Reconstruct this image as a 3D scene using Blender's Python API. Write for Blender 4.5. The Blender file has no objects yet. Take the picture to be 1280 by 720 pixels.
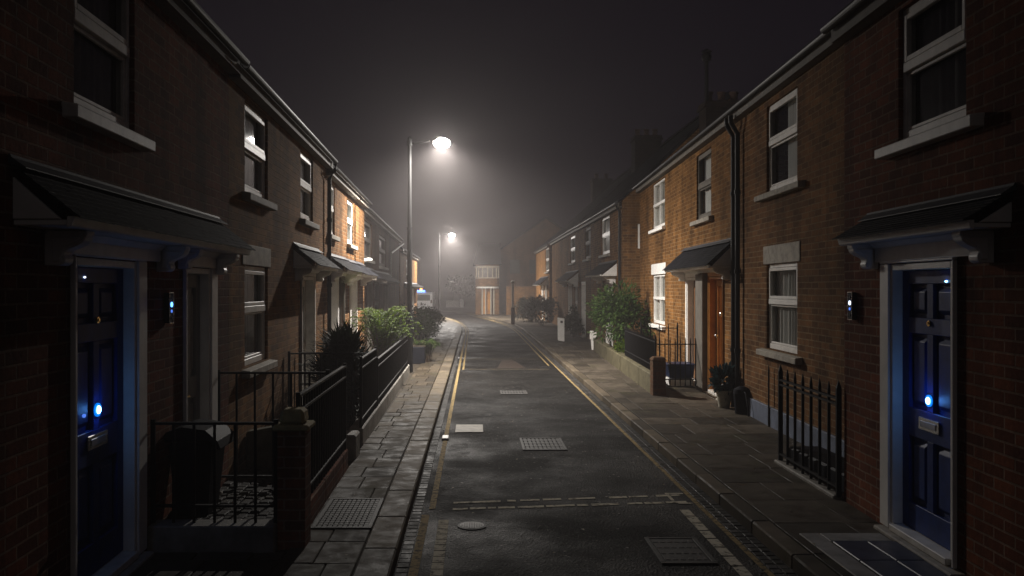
import bpy, bmesh, math, random
from mathutils import Vector, noise
R = math.radians
random.seed(7)
sc = bpy.context.scene
COL = sc.collection

# ------------------------------------------------------------------ camera, world, exposure
CAM_Z = 1.95
cam_d = bpy.data.cameras.new('camera'); cam = bpy.data.objects.new('camera', cam_d); COL.objects.link(cam)
cam.location = (0, 0, CAM_Z); cam.rotation_euler = (R(90), 0, 0)
cam_d.sensor_width = 36; cam_d.lens = 36 * 1100 / 1280
cam_d.shift_x = 47 / 1280
cam_d.clip_start = .05; cam_d.clip_end = 2000
sc.camera = cam
w = bpy.data.worlds.new('World'); sc.world = w; w.use_nodes = True
bg = w.node_tree.nodes['Background']
bg.inputs[0].default_value = (.86, .62, 1.0, 1); bg.inputs[1].default_value = .0066
fill_sun_d = bpy.data.lights.new('fill_sun', 'SUN'); fill_sun_d.energy = .068; fill_sun_d.angle = R(110); fill_sun_d.color = (1, .95, .90)  # added broad fill light from behind the camera, lifting surfaces that face it
fill_sun = bpy.data.objects.new('fill_sun', fill_sun_d); COL.objects.link(fill_sun); fill_sun.rotation_euler = (R(70), 0, R(-4))
sc.view_settings.view_transform = 'Standard'; sc.view_settings.look = 'None'
sc.view_settings.exposure = -0.12; sc.view_settings.gamma = 1; sc.view_settings.use_curve_mapping = False
sc.render.engine = 'CYCLES'
cy = sc.cycles
cy.use_denoising = True; cy.use_adaptive_sampling = False; cy.denoising_prefilter = 'ACCURATE'; cy.max_bounces = 6; cy.diffuse_bounces = 3; cy.glossy_bounces = 3
cy.transparent_max_bounces = 12; cy.volume_bounces = 0; cy.sample_clamp_indirect = 3; cy.caustics_reflective = False; cy.caustics_refractive = False
LAMP_P = 4900.0
LAMP_SIDE = 430.0
HAZE_D = .0040
HAZE_G = .5

# ------------------------------------------------------------------ node material helpers
def mat(name):
    m = bpy.data.materials.new(name); m.use_nodes = True
    nt = m.node_tree; b = nt.nodes['Principled BSDF']
    return m, nt, b
def N(nt, t, **kw):
    n = nt.nodes.new(t)
    for k, v in kw.items():
        if k.startswith('i_'):
            n.inputs[int(k[2:])].default_value = v
        else: setattr(n, k, v)
    return n
def ramp(nt, fac, stops):
    r = nt.nodes.new('ShaderNodeValToRGB'); e = r.color_ramp.elements
    while len(e) < len(stops): e.new(.5)
    for i, (p, c) in enumerate(stops):
        e[i].position = p; e[i].color = (*c, 1) if len(c) == 3 else c
    nt.links.new(fac, r.inputs[0]); return r
def noise_n(nt, vec, scale, detail=4, rough=.6):
    n = nt.nodes.new('ShaderNodeTexNoise'); n.inputs['Scale'].default_value = scale
    n.inputs['Detail'].default_value = detail; n.inputs['Roughness'].default_value = rough
    nt.links.new(vec, n.inputs['Vector']); return n
def mixc(nt, fac, a, b, mode='MIX'):
    m = nt.nodes.new('ShaderNodeMix'); m.data_type = 'RGBA'; m.blend_type = mode
    for sock, v in ((0, fac), (6, a), (7, b)):
        if hasattr(v, 'is_output'): nt.links.new(v, m.inputs[sock])
        elif isinstance(v, (int, float)): m.inputs[sock].default_value = v
        else: m.inputs[sock].default_value = (*v, 1)
    return m.outputs[2]
def bump(nt, b, h, strength=.5, dist=.01):
    n = nt.nodes.new('ShaderNodeBump'); n.inputs['Strength'].default_value = strength; n.inputs['Distance'].default_value = dist
    nt.links.new(h, n.inputs['Height']); nt.links.new(n.outputs[0], b.inputs['Normal']); return n
def world_co(nt): return nt.nodes.new('ShaderNodeNewGeometry').outputs['Position']
def uvco(nt):
    return nt.nodes.new('ShaderNodeUVMap').outputs[0]
def math_n(nt, op, a, b=None):
    m = nt.nodes.new('ShaderNodeMath'); m.operation = op
    for i, v in enumerate((a, b)):
        if v is None: continue
        if hasattr(v, 'is_output'): nt.links.new(v, m.inputs[i])
        else: m.inputs[i].default_value = v
    return m.outputs[0]

def simple(name, col, rough=.6, var=.25, scale=6, metal=0, spec=.18, bmp=0, bscale=60):
    m, nt, b = mat(name)
    co = world_co(nt)
    n = noise_n(nt, co, scale, 5)
    lo = tuple(c * (1 - var) for c in col); hi = tuple(min(1, c * (1 + var)) for c in col)
    r = ramp(nt, n.outputs[0], [(.3, lo), (.7, hi)])
    nt.links.new(r.outputs[0], b.inputs['Base Color'])
    b.inputs['Roughness'].default_value = rough; b.inputs['Metallic'].default_value = metal
    b.inputs['Specular IOR Level'].default_value = spec
    if bmp:
        n2 = noise_n(nt, co, bscale, 4); bump(nt, b, n2.outputs[0], bmp, .005)
    return m
def brick(name, c1, c2, mortar, dark=.5):
    m, nt, b = mat(name)
    uv = uvco(nt); co = world_co(nt)
    # jitter the joints a little so that courses are not ruler straight
    nj = noise_n(nt, uv, 3, 3)
    vm = N(nt, 'ShaderNodeVectorMath', operation='MULTIPLY_ADD')
    nt.links.new(nj.outputs['Color'], vm.inputs[0]); vm.inputs[1].default_value = (.012, .012, 0); nt.links.new(uv, vm.inputs[2])
    t = nt.nodes.new('ShaderNodeTexBrick'); nt.links.new(vm.outputs[0], t.inputs['Vector'])
    t.offset = .5; t.inputs['Scale'].default_value = 1; t.inputs['Brick Width'].default_value = .225
    t.inputs['Row Height'].default_value = .075; t.inputs['Mortar Size'].default_value = .008
    t.inputs['Mortar Smooth'].default_value = .3; t.inputs['Bias'].default_value = 0
    t.inputs['Color1'].default_value = (*c1, 1); t.inputs['Color2'].default_value = (*c2, 1); t.inputs['Mortar'].default_value = (*mortar, 1)
    big = noise_n(nt, co, .9, 6, .65)
    r = ramp(nt, big.outputs[0], [(.3, (dark,) * 3), (.62, (1.08,) * 3)])
    c = mixc(nt, 1.0, t.outputs['Color'], r.outputs[0], 'MULTIPLY')
    # damp streaks running down the wall
    mp = nt.nodes.new('ShaderNodeMapping'); mp.inputs['Scale'].default_value = (2.6, .22, 1); nt.links.new(uv, mp.inputs['Vector'])
    stn = noise_n(nt, mp.outputs[0], 1, 5, .6)
    c = mixc(nt, .8, c, ramp(nt, stn.outputs[0], [(.36, (.55,) * 3), (.52, (1.05,) * 3)]).outputs[0], 'MULTIPLY')
    fine = noise_n(nt, co, 28, 5, .7)
    r2 = ramp(nt, fine.outputs[0], [(.3, (.62,) * 3), (.7, (1.2,) * 3)])
    c = mixc(nt, .8, c, r2.outputs[0], 'MULTIPLY')
    nt.links.new(c, b.inputs['Base Color'])
    b.inputs['Roughness'].default_value = .9; b.inputs['Specular IOR Level'].default_value = .06
    h = math_n(nt, 'MULTIPLY_ADD', t.outputs['Fac'], -1.0)
    mm = math_n(nt, 'MULTIPLY', fine.outputs[0], .5)
    h2 = math_n(nt, 'ADD', h, mm)
    bump(nt, b, h2, 1.0, .012)
    return m

M = {}
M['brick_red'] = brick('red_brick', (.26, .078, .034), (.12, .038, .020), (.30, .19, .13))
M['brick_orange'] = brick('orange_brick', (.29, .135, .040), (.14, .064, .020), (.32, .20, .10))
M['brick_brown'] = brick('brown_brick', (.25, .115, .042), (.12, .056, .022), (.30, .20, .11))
M['brick_dark'] = brick('dark_brick', (.13, .065, .035), (.085, .045, .025), (.10, .075, .05))  # darker brick; on the houses its tone stands in for dim light
M['white'] = simple('white_paint', (.80, .78, .74), .45, .10, 5)
M['dullwhite'] = simple('weathered_white_paint', (.66, .63, .58), .55, .18, 7, bmp=.15)
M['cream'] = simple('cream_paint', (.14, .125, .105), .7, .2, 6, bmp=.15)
M['stone'] = simple('stone', (.34, .31, .26), .75, .35, 9, bmp=.4)
M['cap_stone'] = simple('yellow_cap_stone', (.36, .29, .13), .8, .35, 9, bmp=.4)
M['softwhite'] = simple('aged_white_paint', (.42, .37, .29), .6, .2, 6)
M['concrete'] = simple('concrete', (.24, .225, .20), .7, .35, 6, bmp=.4)
M['moss_stone'] = simple('mossy_stone', (.085, .074, .042), .85, .4, 8, bmp=.5)
M['lead'] = simple('lead_flashing', (.055, .055, .06), .6, .3, 10, bmp=.2)
M['iron'] = simple('black_iron', (.009, .009, .010), .55, .3, 30, spec=.1, bmp=.2, bscale=120)
M['plastic'] = simple('black_plastic', (.008, .009, .013), .6, .3, 12, spec=.05)
M['pipe'] = simple('black_pipe', (.010, .010, .011), .5, .3, 12)
M['palepipe'] = simple('pale_pipe', (.38, .37, .36), .5, .2, 12)
M['brass'] = simple('brass', (.75, .52, .2), .25, .1, 20, metal=1)
M['chrome'] = simple('chrome', (.6, .6, .6), .25, .1, 20, metal=1)
M['steel'] = simple('galvanised_steel', (.36, .35, .33), .45, .25, 8, metal=.6)
M['worn_iron'] = simple('worn_iron', (.17, .16, .14), .6, .3, 14, bmp=.3)
M['castiron'] = simple('cast_iron', (.035, .032, .029), .65, .35, 18, bmp=.5)
M['blue_door'] = simple('blue_door_paint', (.006, .032, .17), .5, .25, 9, bmp=.06)
M['timber'] = simple('varnished_timber', (.44, .20, .05), .4, .3, 3, bmp=.1)
M['brown_door'] = simple('brown_door_paint', (.20, .10, .045), .45, .2, 4)
M['grey_door'] = simple('grey_door_paint', (.30, .31, .30), .5, .15, 4)
M['dark_door'] = simple('dark_door_paint', (.03, .035, .03), .4, .3, 6)
M['curtain'] = simple('net_curtain', (.58, .56, .52), .9, .1, 3)
M['blind'] = simple('pale_blind', (.66, .65, .62), .8, .06, 3)
M['darkcurtain'] = simple('dark_curtain', (.12, .11, .10), .9, .2, 3)
M['plinth'] = simple('blue_grey_plinth', (.12, .14, .19), .7, .3, 6, bmp=.3)
M['terracotta'] = simple('terracotta', (.07, .04, .03), .8, .3, 12)
M['bark'] = simple('bark', (.06, .04, .025), .9, .4, 20, bmp=.6)
M['soil'] = simple('soil', (.035, .028, .02), .95, .5, 10, bmp=.8)
M['tile'] = simple('dark_blue_tile', (.035, .042, .07), .45, .3, 8, bmp=.25, bscale=40)
M['bluebox'] = simple('blue_plastic_box', (.01, .018, .05), .4, .3, 8)
M['pot'] = simple('glazed_pot', (.42, .40, .33), .5, .3, 12)
M['vanwhite'] = simple('van_white', (.70, .70, .70), .35, .08, 3)
M['brick_silhouette'] = brick('silhouette_brick', (.035, .02, .014), (.02, .013, .01), (.03, .024, .02))  # near-black brick paints the chimneys' silhouette darkness into their colour
M['polegrey'] = simple('pole_grey_paint', (.012, .012, .012), .8, .25, 8, spec=.08)
M['rubber'] = simple('rubber', (.02, .02, .02), .8, .2, 20)

def slate():
    m, nt, b = mat('slate')
    uv = uvco(nt); co = world_co(nt)
    t = nt.nodes.new('ShaderNodeTexBrick'); nt.links.new(uv, t.inputs['Vector'])
    t.inputs['Scale'].default_value = 1; t.inputs['Brick Width'].default_value = .22; t.inputs['Row Height'].default_value = .14
    t.inputs['Mortar Size'].default_value = .004
    t.inputs['Color1'].default_value = (.020, .021, .025, 1); t.inputs['Color2'].default_value = (.011, .011, .013, 1); t.inputs['Mortar'].default_value = (.008, .008, .008, 1)
    n = noise_n(nt, co, 14, 5)
    c = mixc(nt, .6, t.outputs['Color'], ramp(nt, n.outputs[0], [(.3, (.5,) * 3), (.7, (1.3,) * 3)]).outputs[0], 'MULTIPLY')
    nt.links.new(c, b.inputs['Base Color']); b.inputs['Roughness'].default_value = .75; b.inputs['Specular IOR Level'].default_value = .03
    bump(nt, b, math_n(nt, 'SUBTRACT', n.outputs[0], t.outputs['Fac']), .5, .01)
    return m
M['slate'] = slate()

def glass():
    m, nt, b = mat('window_glass')
    nt.nodes.remove(b); out = nt.nodes['Material Output']
    tr = N(nt, 'ShaderNodeBsdfTransparent'); tr.inputs[0].default_value = (.86, .88, .88, 1)
    gl = N(nt, 'ShaderNodeBsdfGlossy'); gl.inputs['Roughness'].default_value = .06
    co = world_co(nt); nn = noise_n(nt, co, 2.2, 2)
    bp = N(nt, 'ShaderNodeBump'); bp.inputs['Strength'].default_value = .05; nt.links.new(nn.outputs[0], bp.inputs['Height'])
    nt.links.new(bp.outputs[0], gl.inputs['Normal'])
    fr = N(nt, 'ShaderNodeFresnel'); gg = N(nt, 'ShaderNodeNewGeometry')
    io = N(nt, 'ShaderNodeMix'); io.inputs[2].default_value = 1.35; io.inputs[3].default_value = 1 / 1.35
    nt.links.new(gg.outputs['Backfacing'], io.inputs[0]); nt.links.new(io.outputs[0], fr.inputs[0])
    mx = N(nt, 'ShaderNodeMixShader'); nt.links.new(fr.outputs[0], mx.inputs[0])
    nt.links.new(tr.outputs[0], mx.inputs[1]); nt.links.new(gl.outputs[0], mx.inputs[2]); nt.links.new(mx.outputs[0], out.inputs[0])
    return m
M['glass'] = glass()

def leaf(name, c1, c2, rough=.45, trans=.35):
    m, nt, b = mat(name)
    at = N(nt, 'ShaderNodeAttribute', attribute_name='rnd')
    r = ramp(nt, at.outputs['Fac'], [(0, c1), (1, c2)])
    nt.links.new(r.outputs[0], b.inputs['Base Color']); b.inputs['Roughness'].default_value = rough
    b.inputs['Specular IOR Level'].default_value = .14
    tl = N(nt, 'ShaderNodeBsdfTranslucent'); nt.links.new(r.outputs[0], tl.inputs[0])
    mx = N(nt, 'ShaderNodeMixShader'); mx.inputs[0].default_value = trans
    out = nt.nodes['Material Output']
    nt.links.new(b.outputs[0], mx.inputs[1]); nt.links.new(tl.outputs[0], mx.inputs[2]); nt.links.new(mx.outputs[0], out.inputs[0])
    return m
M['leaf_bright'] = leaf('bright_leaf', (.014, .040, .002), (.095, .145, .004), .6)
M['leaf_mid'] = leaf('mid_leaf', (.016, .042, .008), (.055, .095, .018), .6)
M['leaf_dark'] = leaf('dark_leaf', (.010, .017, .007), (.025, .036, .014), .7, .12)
M['leaf_teal'] = leaf('teal_leaf', (.012, .03, .035), (.05, .10, .11), .4, .15)

def emit(name, col, s):
    m, nt, b = mat(name)
    b.inputs['Base Color'].default_value = (0, 0, 0, 1)
    b.inputs['Emission Color'].default_value = (*col, 1); b.inputs['Emission Strength'].default_value = s
    return m
M['led'] = emit('blue_led', (.22, .60, 1.0), 14)
M['led_halo'] = emit('blue_led_halo', (.0, .22, 1.0), 1.1)  # glow colour for the painted halo round the door light
M['led_key'] = emit('keypad_led', (.10, .35, 1.0), 5)
M['led_dim'] = emit('blue_led_dim', (.10, .25, 1.0), 1.0)
M['led_white'] = emit('white_led', (.7, .8, 1.0), 2.5)
def clear_lens():
    m, nt, b = mat('lamp_lens'); nt.nodes.remove(b)
    e = N(nt, 'ShaderNodeEmission'); e.inputs[0].default_value = (1, .96, .9, 1); e.inputs[1].default_value = 90
    tr = N(nt, 'ShaderNodeBsdfTransparent'); ad = N(nt, 'ShaderNodeAddShader')
    nt.links.new(e.outputs[0], ad.inputs[0]); nt.links.new(tr.outputs[0], ad.inputs[1]); nt.links.new(ad.outputs[0], nt.nodes['Material Output'].inputs[0])
    return m
M['lampglow'] = clear_lens()
M['farlamp'] = emit('far_lamp_lens', (1, .95, .88), 1.2)
M['bluebar'] = emit('blue_beacon', (.12, .25, 1.0), 6)
M['amber'] = emit('amber_beacon', (1, .35, .08), 5)

def asphalt():
    m, nt, b = mat('wet_asphalt')
    co = world_co(nt)
    patch = noise_n(nt, co, .55, 6, .62)
    grain = noise_n(nt, co, 90, 4, .75)
    vor = N(nt, 'ShaderNodeTexVoronoi'); vor.inputs['Scale'].default_value = 55; nt.links.new(co, vor.inputs['Vector'])
    stones = ramp(nt, vor.outputs['Color'], [(.0, (.004, .0038, .0036)), (.60, (.013, .0122, .0113)), (.86, (.032, .0295, .0265)), (.94, (.11, .10, .088)), (1, (.50, .46, .42))])  # stone tones; the sparse palest stones paint in bright glints
    pr = ramp(nt, patch.outputs[0], [(.34, (.45,) * 3), (.5, (.85,) * 3), (.66, (1.35,) * 3)])
    c = mixc(nt, 1.0, stones.outputs[0], pr.outputs[0], 'MULTIPLY')
    # dark stain patches
    st = noise_n(nt, co, 1.3, 5, .6)
    sr = ramp(nt, st.outputs[0], [(.33, (.35,) * 3), (.40, (1,) * 3)])
    c = mixc(nt, 1.0, c, sr.outputs[0], 'MULTIPLY')
    ck = N(nt, 'ShaderNodeTexVoronoi'); ck.feature = 'DISTANCE_TO_EDGE'; ck.inputs['Scale'].default_value = .75
    wob = noise_n(nt, co, 2.5, 5, .7); vm = N(nt, 'ShaderNodeVectorMath', operation='MULTIPLY_ADD')
    nt.links.new(wob.outputs['Color'], vm.inputs[0]); vm.inputs[1].default_value = (.7, .7, 0); nt.links.new(co, vm.inputs[2]); nt.links.new(vm.outputs[0], ck.inputs['Vector'])
    c = mixc(nt, 1.0, c, ramp(nt, ck.outputs['Distance'], [(.004, (.25,) * 3), (.012, (1,) * 3)]).outputs[0], 'MULTIPLY')
    nt.links.new(c, b.inputs['Base Color'])
    wet = noise_n(nt, co, .8, 5, .6)
    rr = ramp(nt, wet.outputs[0], [(.36, (.45,) * 3), (.60, (.8,) * 3)])
    nt.links.new(rr.outputs[0], b.inputs['Roughness'])
    b.inputs['Specular IOR Level'].default_value = .05
    h = math_n(nt, 'ADD', vor.outputs['Distance'], grain.outputs[0])
    bump(nt, b, h, 1.0, .016)
    return m
M['asphalt'] = asphalt()
def paving(name, col, rough0=.42, rough1=.8):
    m, nt, b = mat(name)
    co = world_co(nt)
    at = N(nt, 'ShaderNodeAttribute', attribute_name='rnd')
    r = ramp(nt, at.outputs['Fac'], [(0, tuple(c * .55 for c in col)), (1, tuple(c * 1.35 for c in col))])
    n = noise_n(nt, co, 5, 6, .65); n2 = noise_n(nt, co, 70, 4, .7)
    c = mixc(nt, 1.0, r.outputs[0], ramp(nt, n.outputs[0], [(.3, (.5,) * 3), (.68, (1.2,) * 3)]).outputs[0], 'MULTIPLY')
    moss = noise_n(nt, co, 1.7, 5, .7)
    mr = ramp(nt, moss.outputs[0], [(.56, (0, 0, 0)), (.70, (.55,) * 3)])
    c = mixc(nt, mr.outputs[0], c, (.055, .055, .02))
    c = mixc(nt, .5, c, ramp(nt, n2.outputs[0], [(.3, (.6,) * 3), (.7, (1.2,) * 3)]).outputs[0], 'MULTIPLY')
    nt.links.new(c, b.inputs['Base Color'])
    rr = ramp(nt, n.outputs[0], [(.35, (rough0,) * 3), (.6, (rough1,) * 3)])
    nt.links.new(rr.outputs[0], b.inputs['Roughness'])
    h = math_n(nt, 'ADD', n.outputs[0], math_n(nt, 'MULTIPLY', n2.outputs[0], .5))
    bump(nt, b, h, .6, .008); b.inputs['Specular IOR Level'].default_value = .07
    return m
M['slab'] = paving('paving_slab', (.078, .064, .048))
M['slab_old'] = paving('old_paving_slab', (.066, .052, .036), .55, .85)
M['kerb'] = paving('kerb_stone', (.115, .092, .064), .55, .8)
M['sett'] = paving('granite_sett', (.06, .056, .052), .5, .75)
def paint(name, col, lo=.34):
    m, nt, b = mat(name)
    co = world_co(nt)
    n = noise_n(nt, co, 16, 6, .75)
    r = ramp(nt, n.outputs[0], [(lo, (.03, .028, .025)), (lo + .14, col)])
    n2 = noise_n(nt, co, 90, 3); bump(nt, b, n2.outputs[0], .5, .005)
    nt.links.new(r.outputs[0], b.inputs['Base Color']); b.inputs['Roughness'].default_value = .85; b.inputs['Specular IOR Level'].default_value = .06
    return m
M['yellow'] = paint('worn_yellow_paint', (.31, .225, .10), .39)
M['faintyellow'] = paint('faded_yellow_paint', (.12, .085, .035), .5)
M['roadwhite'] = paint('worn_white_paint', (.56, .51, .40), .36)

# ------------------------------------------------------------------ mesh builder
class MB:
    def __init__(s): s.v = []; s.f = []; s.r = []
    def add(s, verts, faces, rnd=None):
        o = len(s.v); s.v += [tuple(p) for p in verts]
        q = random.random() if rnd is None else rnd
        for f in faces: s.f.append([o + i for i in f]); s.r.append(q)
        return s
    def hexa(s, p, rnd=None):
        return s.add(p, [(0, 3, 2, 1), (4, 5, 6, 7), (0, 1, 5, 4), (1, 2, 6, 5), (2, 3, 7, 6), (3, 0, 4, 7)], rnd)
    def box(s, x0, x1, y0, y1, z0, z1, rnd=None):
        return s.hexa([(x0, y0, z0), (x1, y0, z0), (x1, y1, z0), (x0, y1, z0), (x0, y0, z1), (x1, y0, z1), (x1, y1, z1), (x0, y1, z1)], rnd)
    def prism(s, a, b, rnd=None):          # two matching polygons
        n = len(a)
        f = [list(range(n))[::-1], [n + i for i in range(n)]] + [(i, (i + 1) % n, n + (i + 1) % n, n + i) for i in range(n)]
        return s.add(list(a) + list(b), f, rnd)
    def tube(s, pts, r, seg=8, rnd=None):
        pts = [Vector(p) for p in pts]; n = len(pts)
        rr = r if isinstance(r, (list, tuple)) else [r] * n
        vs = []; up = Vector((0, 0, 1))
        for i, p in enumerate(pts):
            d = (pts[min(i + 1, n - 1)] - pts[max(i - 1, 0)]).normalized()
            a = d.cross(up)
            if a.length < .05: a = d.cross(Vector((1, 0, 0)))
            a.normalize(); b = d.cross(a).normalized()
            for k in range(seg):
                t = 2 * math.pi * k / seg
                vs.append(p + (a * math.cos(t) + b * math.sin(t)) * rr[i])
        f = []
        for i in range(n - 1):
            for k in range(seg):
                k2 = (k + 1) % seg
                f.append((i * seg + k, i * seg + k2, (i + 1) * seg + k2, (i + 1) * seg + k))
        f.append([k for k in range(seg)][::-1]); f.append([(n - 1) * seg + k for k in range(seg)])
        return s.add(vs, f, rnd)
    def lathe(s, c, prof, seg=20, rnd=None):
        vs = []; f = []; n = len(prof)
        for (r, z) in prof:
            for k in range(seg):
                t = 2 * math.pi * k / seg; vs.append((c[0] + r * math.cos(t), c[1] + r * math.sin(t), c[2] + z))
        for i in range(n - 1):
            for k in range(seg):
                k2 = (k + 1) % seg; f.append((i * seg + k, i * seg + k2, (i + 1) * seg + k2, (i + 1) * seg + k))
        f.append([k for k in range(seg)][::-1]); f.append([(n - 1) * seg + k for k in range(seg)])
        return s.add(vs, f, rnd)
    def ball(s, c, r, seg=12, rings=8, sq=(1, 1, 1)):
        vs = []; f = []
        for i in range(rings + 1):
            ph = math.pi * i / rings
            for k in range(seg):
                t = 2 * math.pi * k / seg
                vs.append((c[0] + r * sq[0] * math.sin(ph) * math.cos(t), c[1] + r * sq[1] * math.sin(ph) * math.sin(t), c[2] + r * sq[2] * math.cos(ph)))
        for i in range(rings):
            for k in range(seg):
                k2 = (k + 1) % seg; f.append((i * seg + k, (i + 1) * seg + k, (i + 1) * seg + k2, i * seg + k2))
        return s.add(vs, f)
    def build(s, name, m, parent=None, bevel=0, smooth=False, recalc=True, kind=None, label=None):
        off = Vector((0, 0, 0)); p = parent
        while p is not None: off += Vector(p.location); p = p.parent
        me = bpy.data.meshes.new(name)
        me.from_pydata([tuple(Vector(v) - off) for v in s.v], [], s.f)
        at = me.attributes.new('rnd', 'FLOAT', 'FACE')
        at.data.foreach_set('value', s.r)
        bm = bmesh.new(); bm.from_mesh(me)
        if recalc:
            bmesh.ops.remove_doubles(bm, verts=bm.verts, dist=1e-6) if not bevel else None
            bmesh.ops.recalc_face_normals(bm, faces=bm.faces)
        if bevel:
            ed = [e for e in bm.edges if len(e.link_faces) == 2 and e.calc_face_angle(0) > .6]
            bmesh.ops.bevel(bm, geom=ed, offset=bevel, segments=1, affect='EDGES', clamp_overlap=True)
        uvl = bm.loops.layers.uv.new('UVMap')
        bm.normal_update()
        for f in bm.faces:
            n = f.normal; ax = max(range(3), key=lambda i: abs(n[i]))
            for l in f.loops:
                c = l.vert.co + off
                l[uvl].uv = (c.y, c.z) if ax == 0 else ((c.x, c.z) if ax == 1 else (c.y, c.x))
            f.smooth = smooth
        bm.to_mesh(me); bm.free()
        me.materials.append(m)
        o = bpy.data.objects.new(name, me); COL.objects.link(o)
        if parent is not None: o.parent = parent
        if kind: o['kind'] = kind
        if label: o['label'] = label
        return o

def thing(name, label, cat, loc, group=None):
    o = bpy.data.objects.new(name, None); COL.objects.link(o); o.location = loc
    o.empty_display_size = .2
    o['label'] = label; o['category'] = cat
    if group: o['group'] = group
    return o
def tag(o, label, cat, group=None):
    o['label'] = label; o['category'] = cat
    if group: o['group'] = group
    return o

class Face:                                    # a street front: u runs along the street, n out of the wall, z up
    def __init__(s, side, x0, k): s.side = side; s.x0 = x0; s.k = k
    def p(s, u, n, z):
        return (s.x0 + s.k * u - n, u, z) if s.side > 0 else (-s.x0 + s.k * u + n, u, z)
    def box(s, mb, u0, u1, n0, n1, z0, z1, rnd=None):
        P = s.p
        return mb.hexa([P(u0, n0, z0), P(u1, n0, z0), P(u1, n1, z0), P(u0, n1, z0), P(u0, n0, z1), P(u1, n0, z1), P(u1, n1, z1), P(u0, n1, z1)], rnd)
    def prof(s, mb, u0, u1, pts, rnd=None):    # profile of (n,z) extruded along u
        return mb.prism([s.p(u0, n, z) for n, z in pts], [s.p(u1, n, z) for n, z in pts], rnd)

# ------------------------------------------------------------------ road line (bends left in the distance)
def SH(y): return 0 if y < 38 else -.004 * (y - 38) ** 2
YS = [-12 + i * 2 for i in range(25)] + [38 + i for i in range(1, 60)]
def strip(mb, xa, xb, za, zb=None, y0=-12, y1=96):
    zb = za if zb is None else zb
    ys = [y for y in YS if y0 < y < y1]; ys = [y0] + ys + [y1]
    for a, b in zip(ys, ys[1:]):
        mb.add([(xa + SH(a), a, za), (xb + SH(a), a, zb), (xb + SH(b), b, zb), (xa + SH(b), b, za)], [(0, 1, 2, 3)])
    return mb

g = MB().box(-140, 140, -15, 260, -.3, -.03).build('ground', M['soil'], kind='structure')
RL, RR = -.55, 2.2
road = strip(MB(), RL, RR, 0).build('road', M['asphalt'], kind='structure')
# gutters of small setts, one course each side
def setts(mb, xa, xb, y0, y1, dx, dy, z, jit=.004):
    y = y0; row = 0
    while y < y1:
        nx = max(1, round((xb - xa) / dx)); wdt = (xb - xa) / nx; sh = SH(y)
        for i in range(nx):
            a = xa + i * wdt + .003 + sh; b_ = xa + (i + 1) * wdt - .003 + sh
            zz = z + random.uniform(-jit, jit); c = .008
            ya = y + .004 + random.uniform(0, .004); yb = y + dy - .004
            mb.add([(a, ya, z - .05), (b_, ya, z - .05), (b_, yb, z - .05), (a, yb, z - .05),
                    (a, ya, zz - c), (b_, ya, zz - c), (b_, yb, zz - c), (a, yb, zz - c),
                    (a + c, ya + c, zz), (b_ - c, ya + c, zz), (b_ - c, yb - c, zz), (a + c, yb - c, zz)],
                   [(0, 1, 5, 4), (1, 2, 6, 5), (2, 3, 7, 6), (3, 0, 4, 7), (4, 5, 9, 8), (5, 6, 10, 9), (6, 7, 11, 10), (7, 4, 8, 11), (8, 9, 10, 11)])
        y += dy; row += 1
    return mb
gl = setts(MB(), RL + .002, RL + .10, -4, 36, .1, .11, .004, .002).build('gutter_setts', M['sett'], kind='structure')
gr = setts(MB(), RR - .16, RR - .002, -4, 36, .08, .10, .004, .002).build('gutter_setts', M['sett'], kind='structure')

# kerbs
def kerb(xa, xb, name='kerb'):
    mb = MB(); y = -10
    while y < 95:
        l = random.uniform(.82, .98) if y < 40 else 2.0
        a, b_ = y + .004, y + l - .004; z = .1 + random.uniform(-.003, .003); s0, s1 = SH(a), SH(b_)
        mb.hexa([(xa + s0, a, -.05), (xb + s0, a, -.05), (xb + s1, b_, -.05), (xa + s1, b_, -.05), (xa + s0, a, z), (xb + s0, a, z), (xb + s1, b_, z), (xa + s1, b_, z)])
        y += l
    return mb.build(name, M['kerb'], kind='structure', bevel=.012)
kerb(-.79, RL - .002); kerb(RR + .002, RR + .15)

# pavements: bedding sheet, then individual worn slabs
def slabs(mb, xa, xb, y0, y1, dy, dx, z=.1, jit=.004, gap=.006):
    y = y0
    while y < y1:
        l = dy * random.uniform(.8, 1.2); l = min(l, y1 - y)
        if l < .08: break
        x = xa - random.uniform(0, dx * .7)
        while x < xb:
            ww = dx * random.uniform(.7, 1.3); a = max(xa, x); b_ = min(xb, x + ww)
            if xb - b_ < dx * .25: b_ = xb
            if b_ - a > .03:
                zz = [z + random.uniform(-jit, jit) for _ in range(4)]; sa, sb = SH(y), SH(y + l)
                j = lambda: random.uniform(0, gap)
                q = [(a + gap + sa, y + gap + j()), (b_ - gap + sa, y + gap + j()), (b_ - gap + sb, y + l - gap - j()), (a + gap + sb, y + l - gap)]
                mb.hexa([(*p, z - .06) for p in q] + [(*p, h) for p, h in zip(q, zz)])
            x = b_ if b_ == xb else x + ww
            if b_ == xb: break
        y += l
    return mb
bed = MB(); strip(bed, -9, -.755, .082); strip(bed, RR + .145, 10, .082)
bed.build('pavement_bedding', M['soil'], kind='structure')
slabs(MB(), -1.32, -.793, -4, 32, .44, .36, gap=.004).build('pavement', M['slab_old'], kind='structure', bevel=.006)
slabs(MB(), -2.6, -1.325, -4, 6.17, .5, .42).build('pavement', M['slab'], kind='structure', bevel=.006)
slabs(MB(), RR + .16, 4.6, -4, 37.5, .72, .62, jit=.002, gap=.003).build('pavement', M['slab'], kind='structure', bevel=.003)
pv = strip(MB(), RR + .16, 9, .1, y0=37.6); strip(pv, -9, -.77, .1, y0=32.1)
pv.build('pavement', M['slab'], kind='structure')

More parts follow.
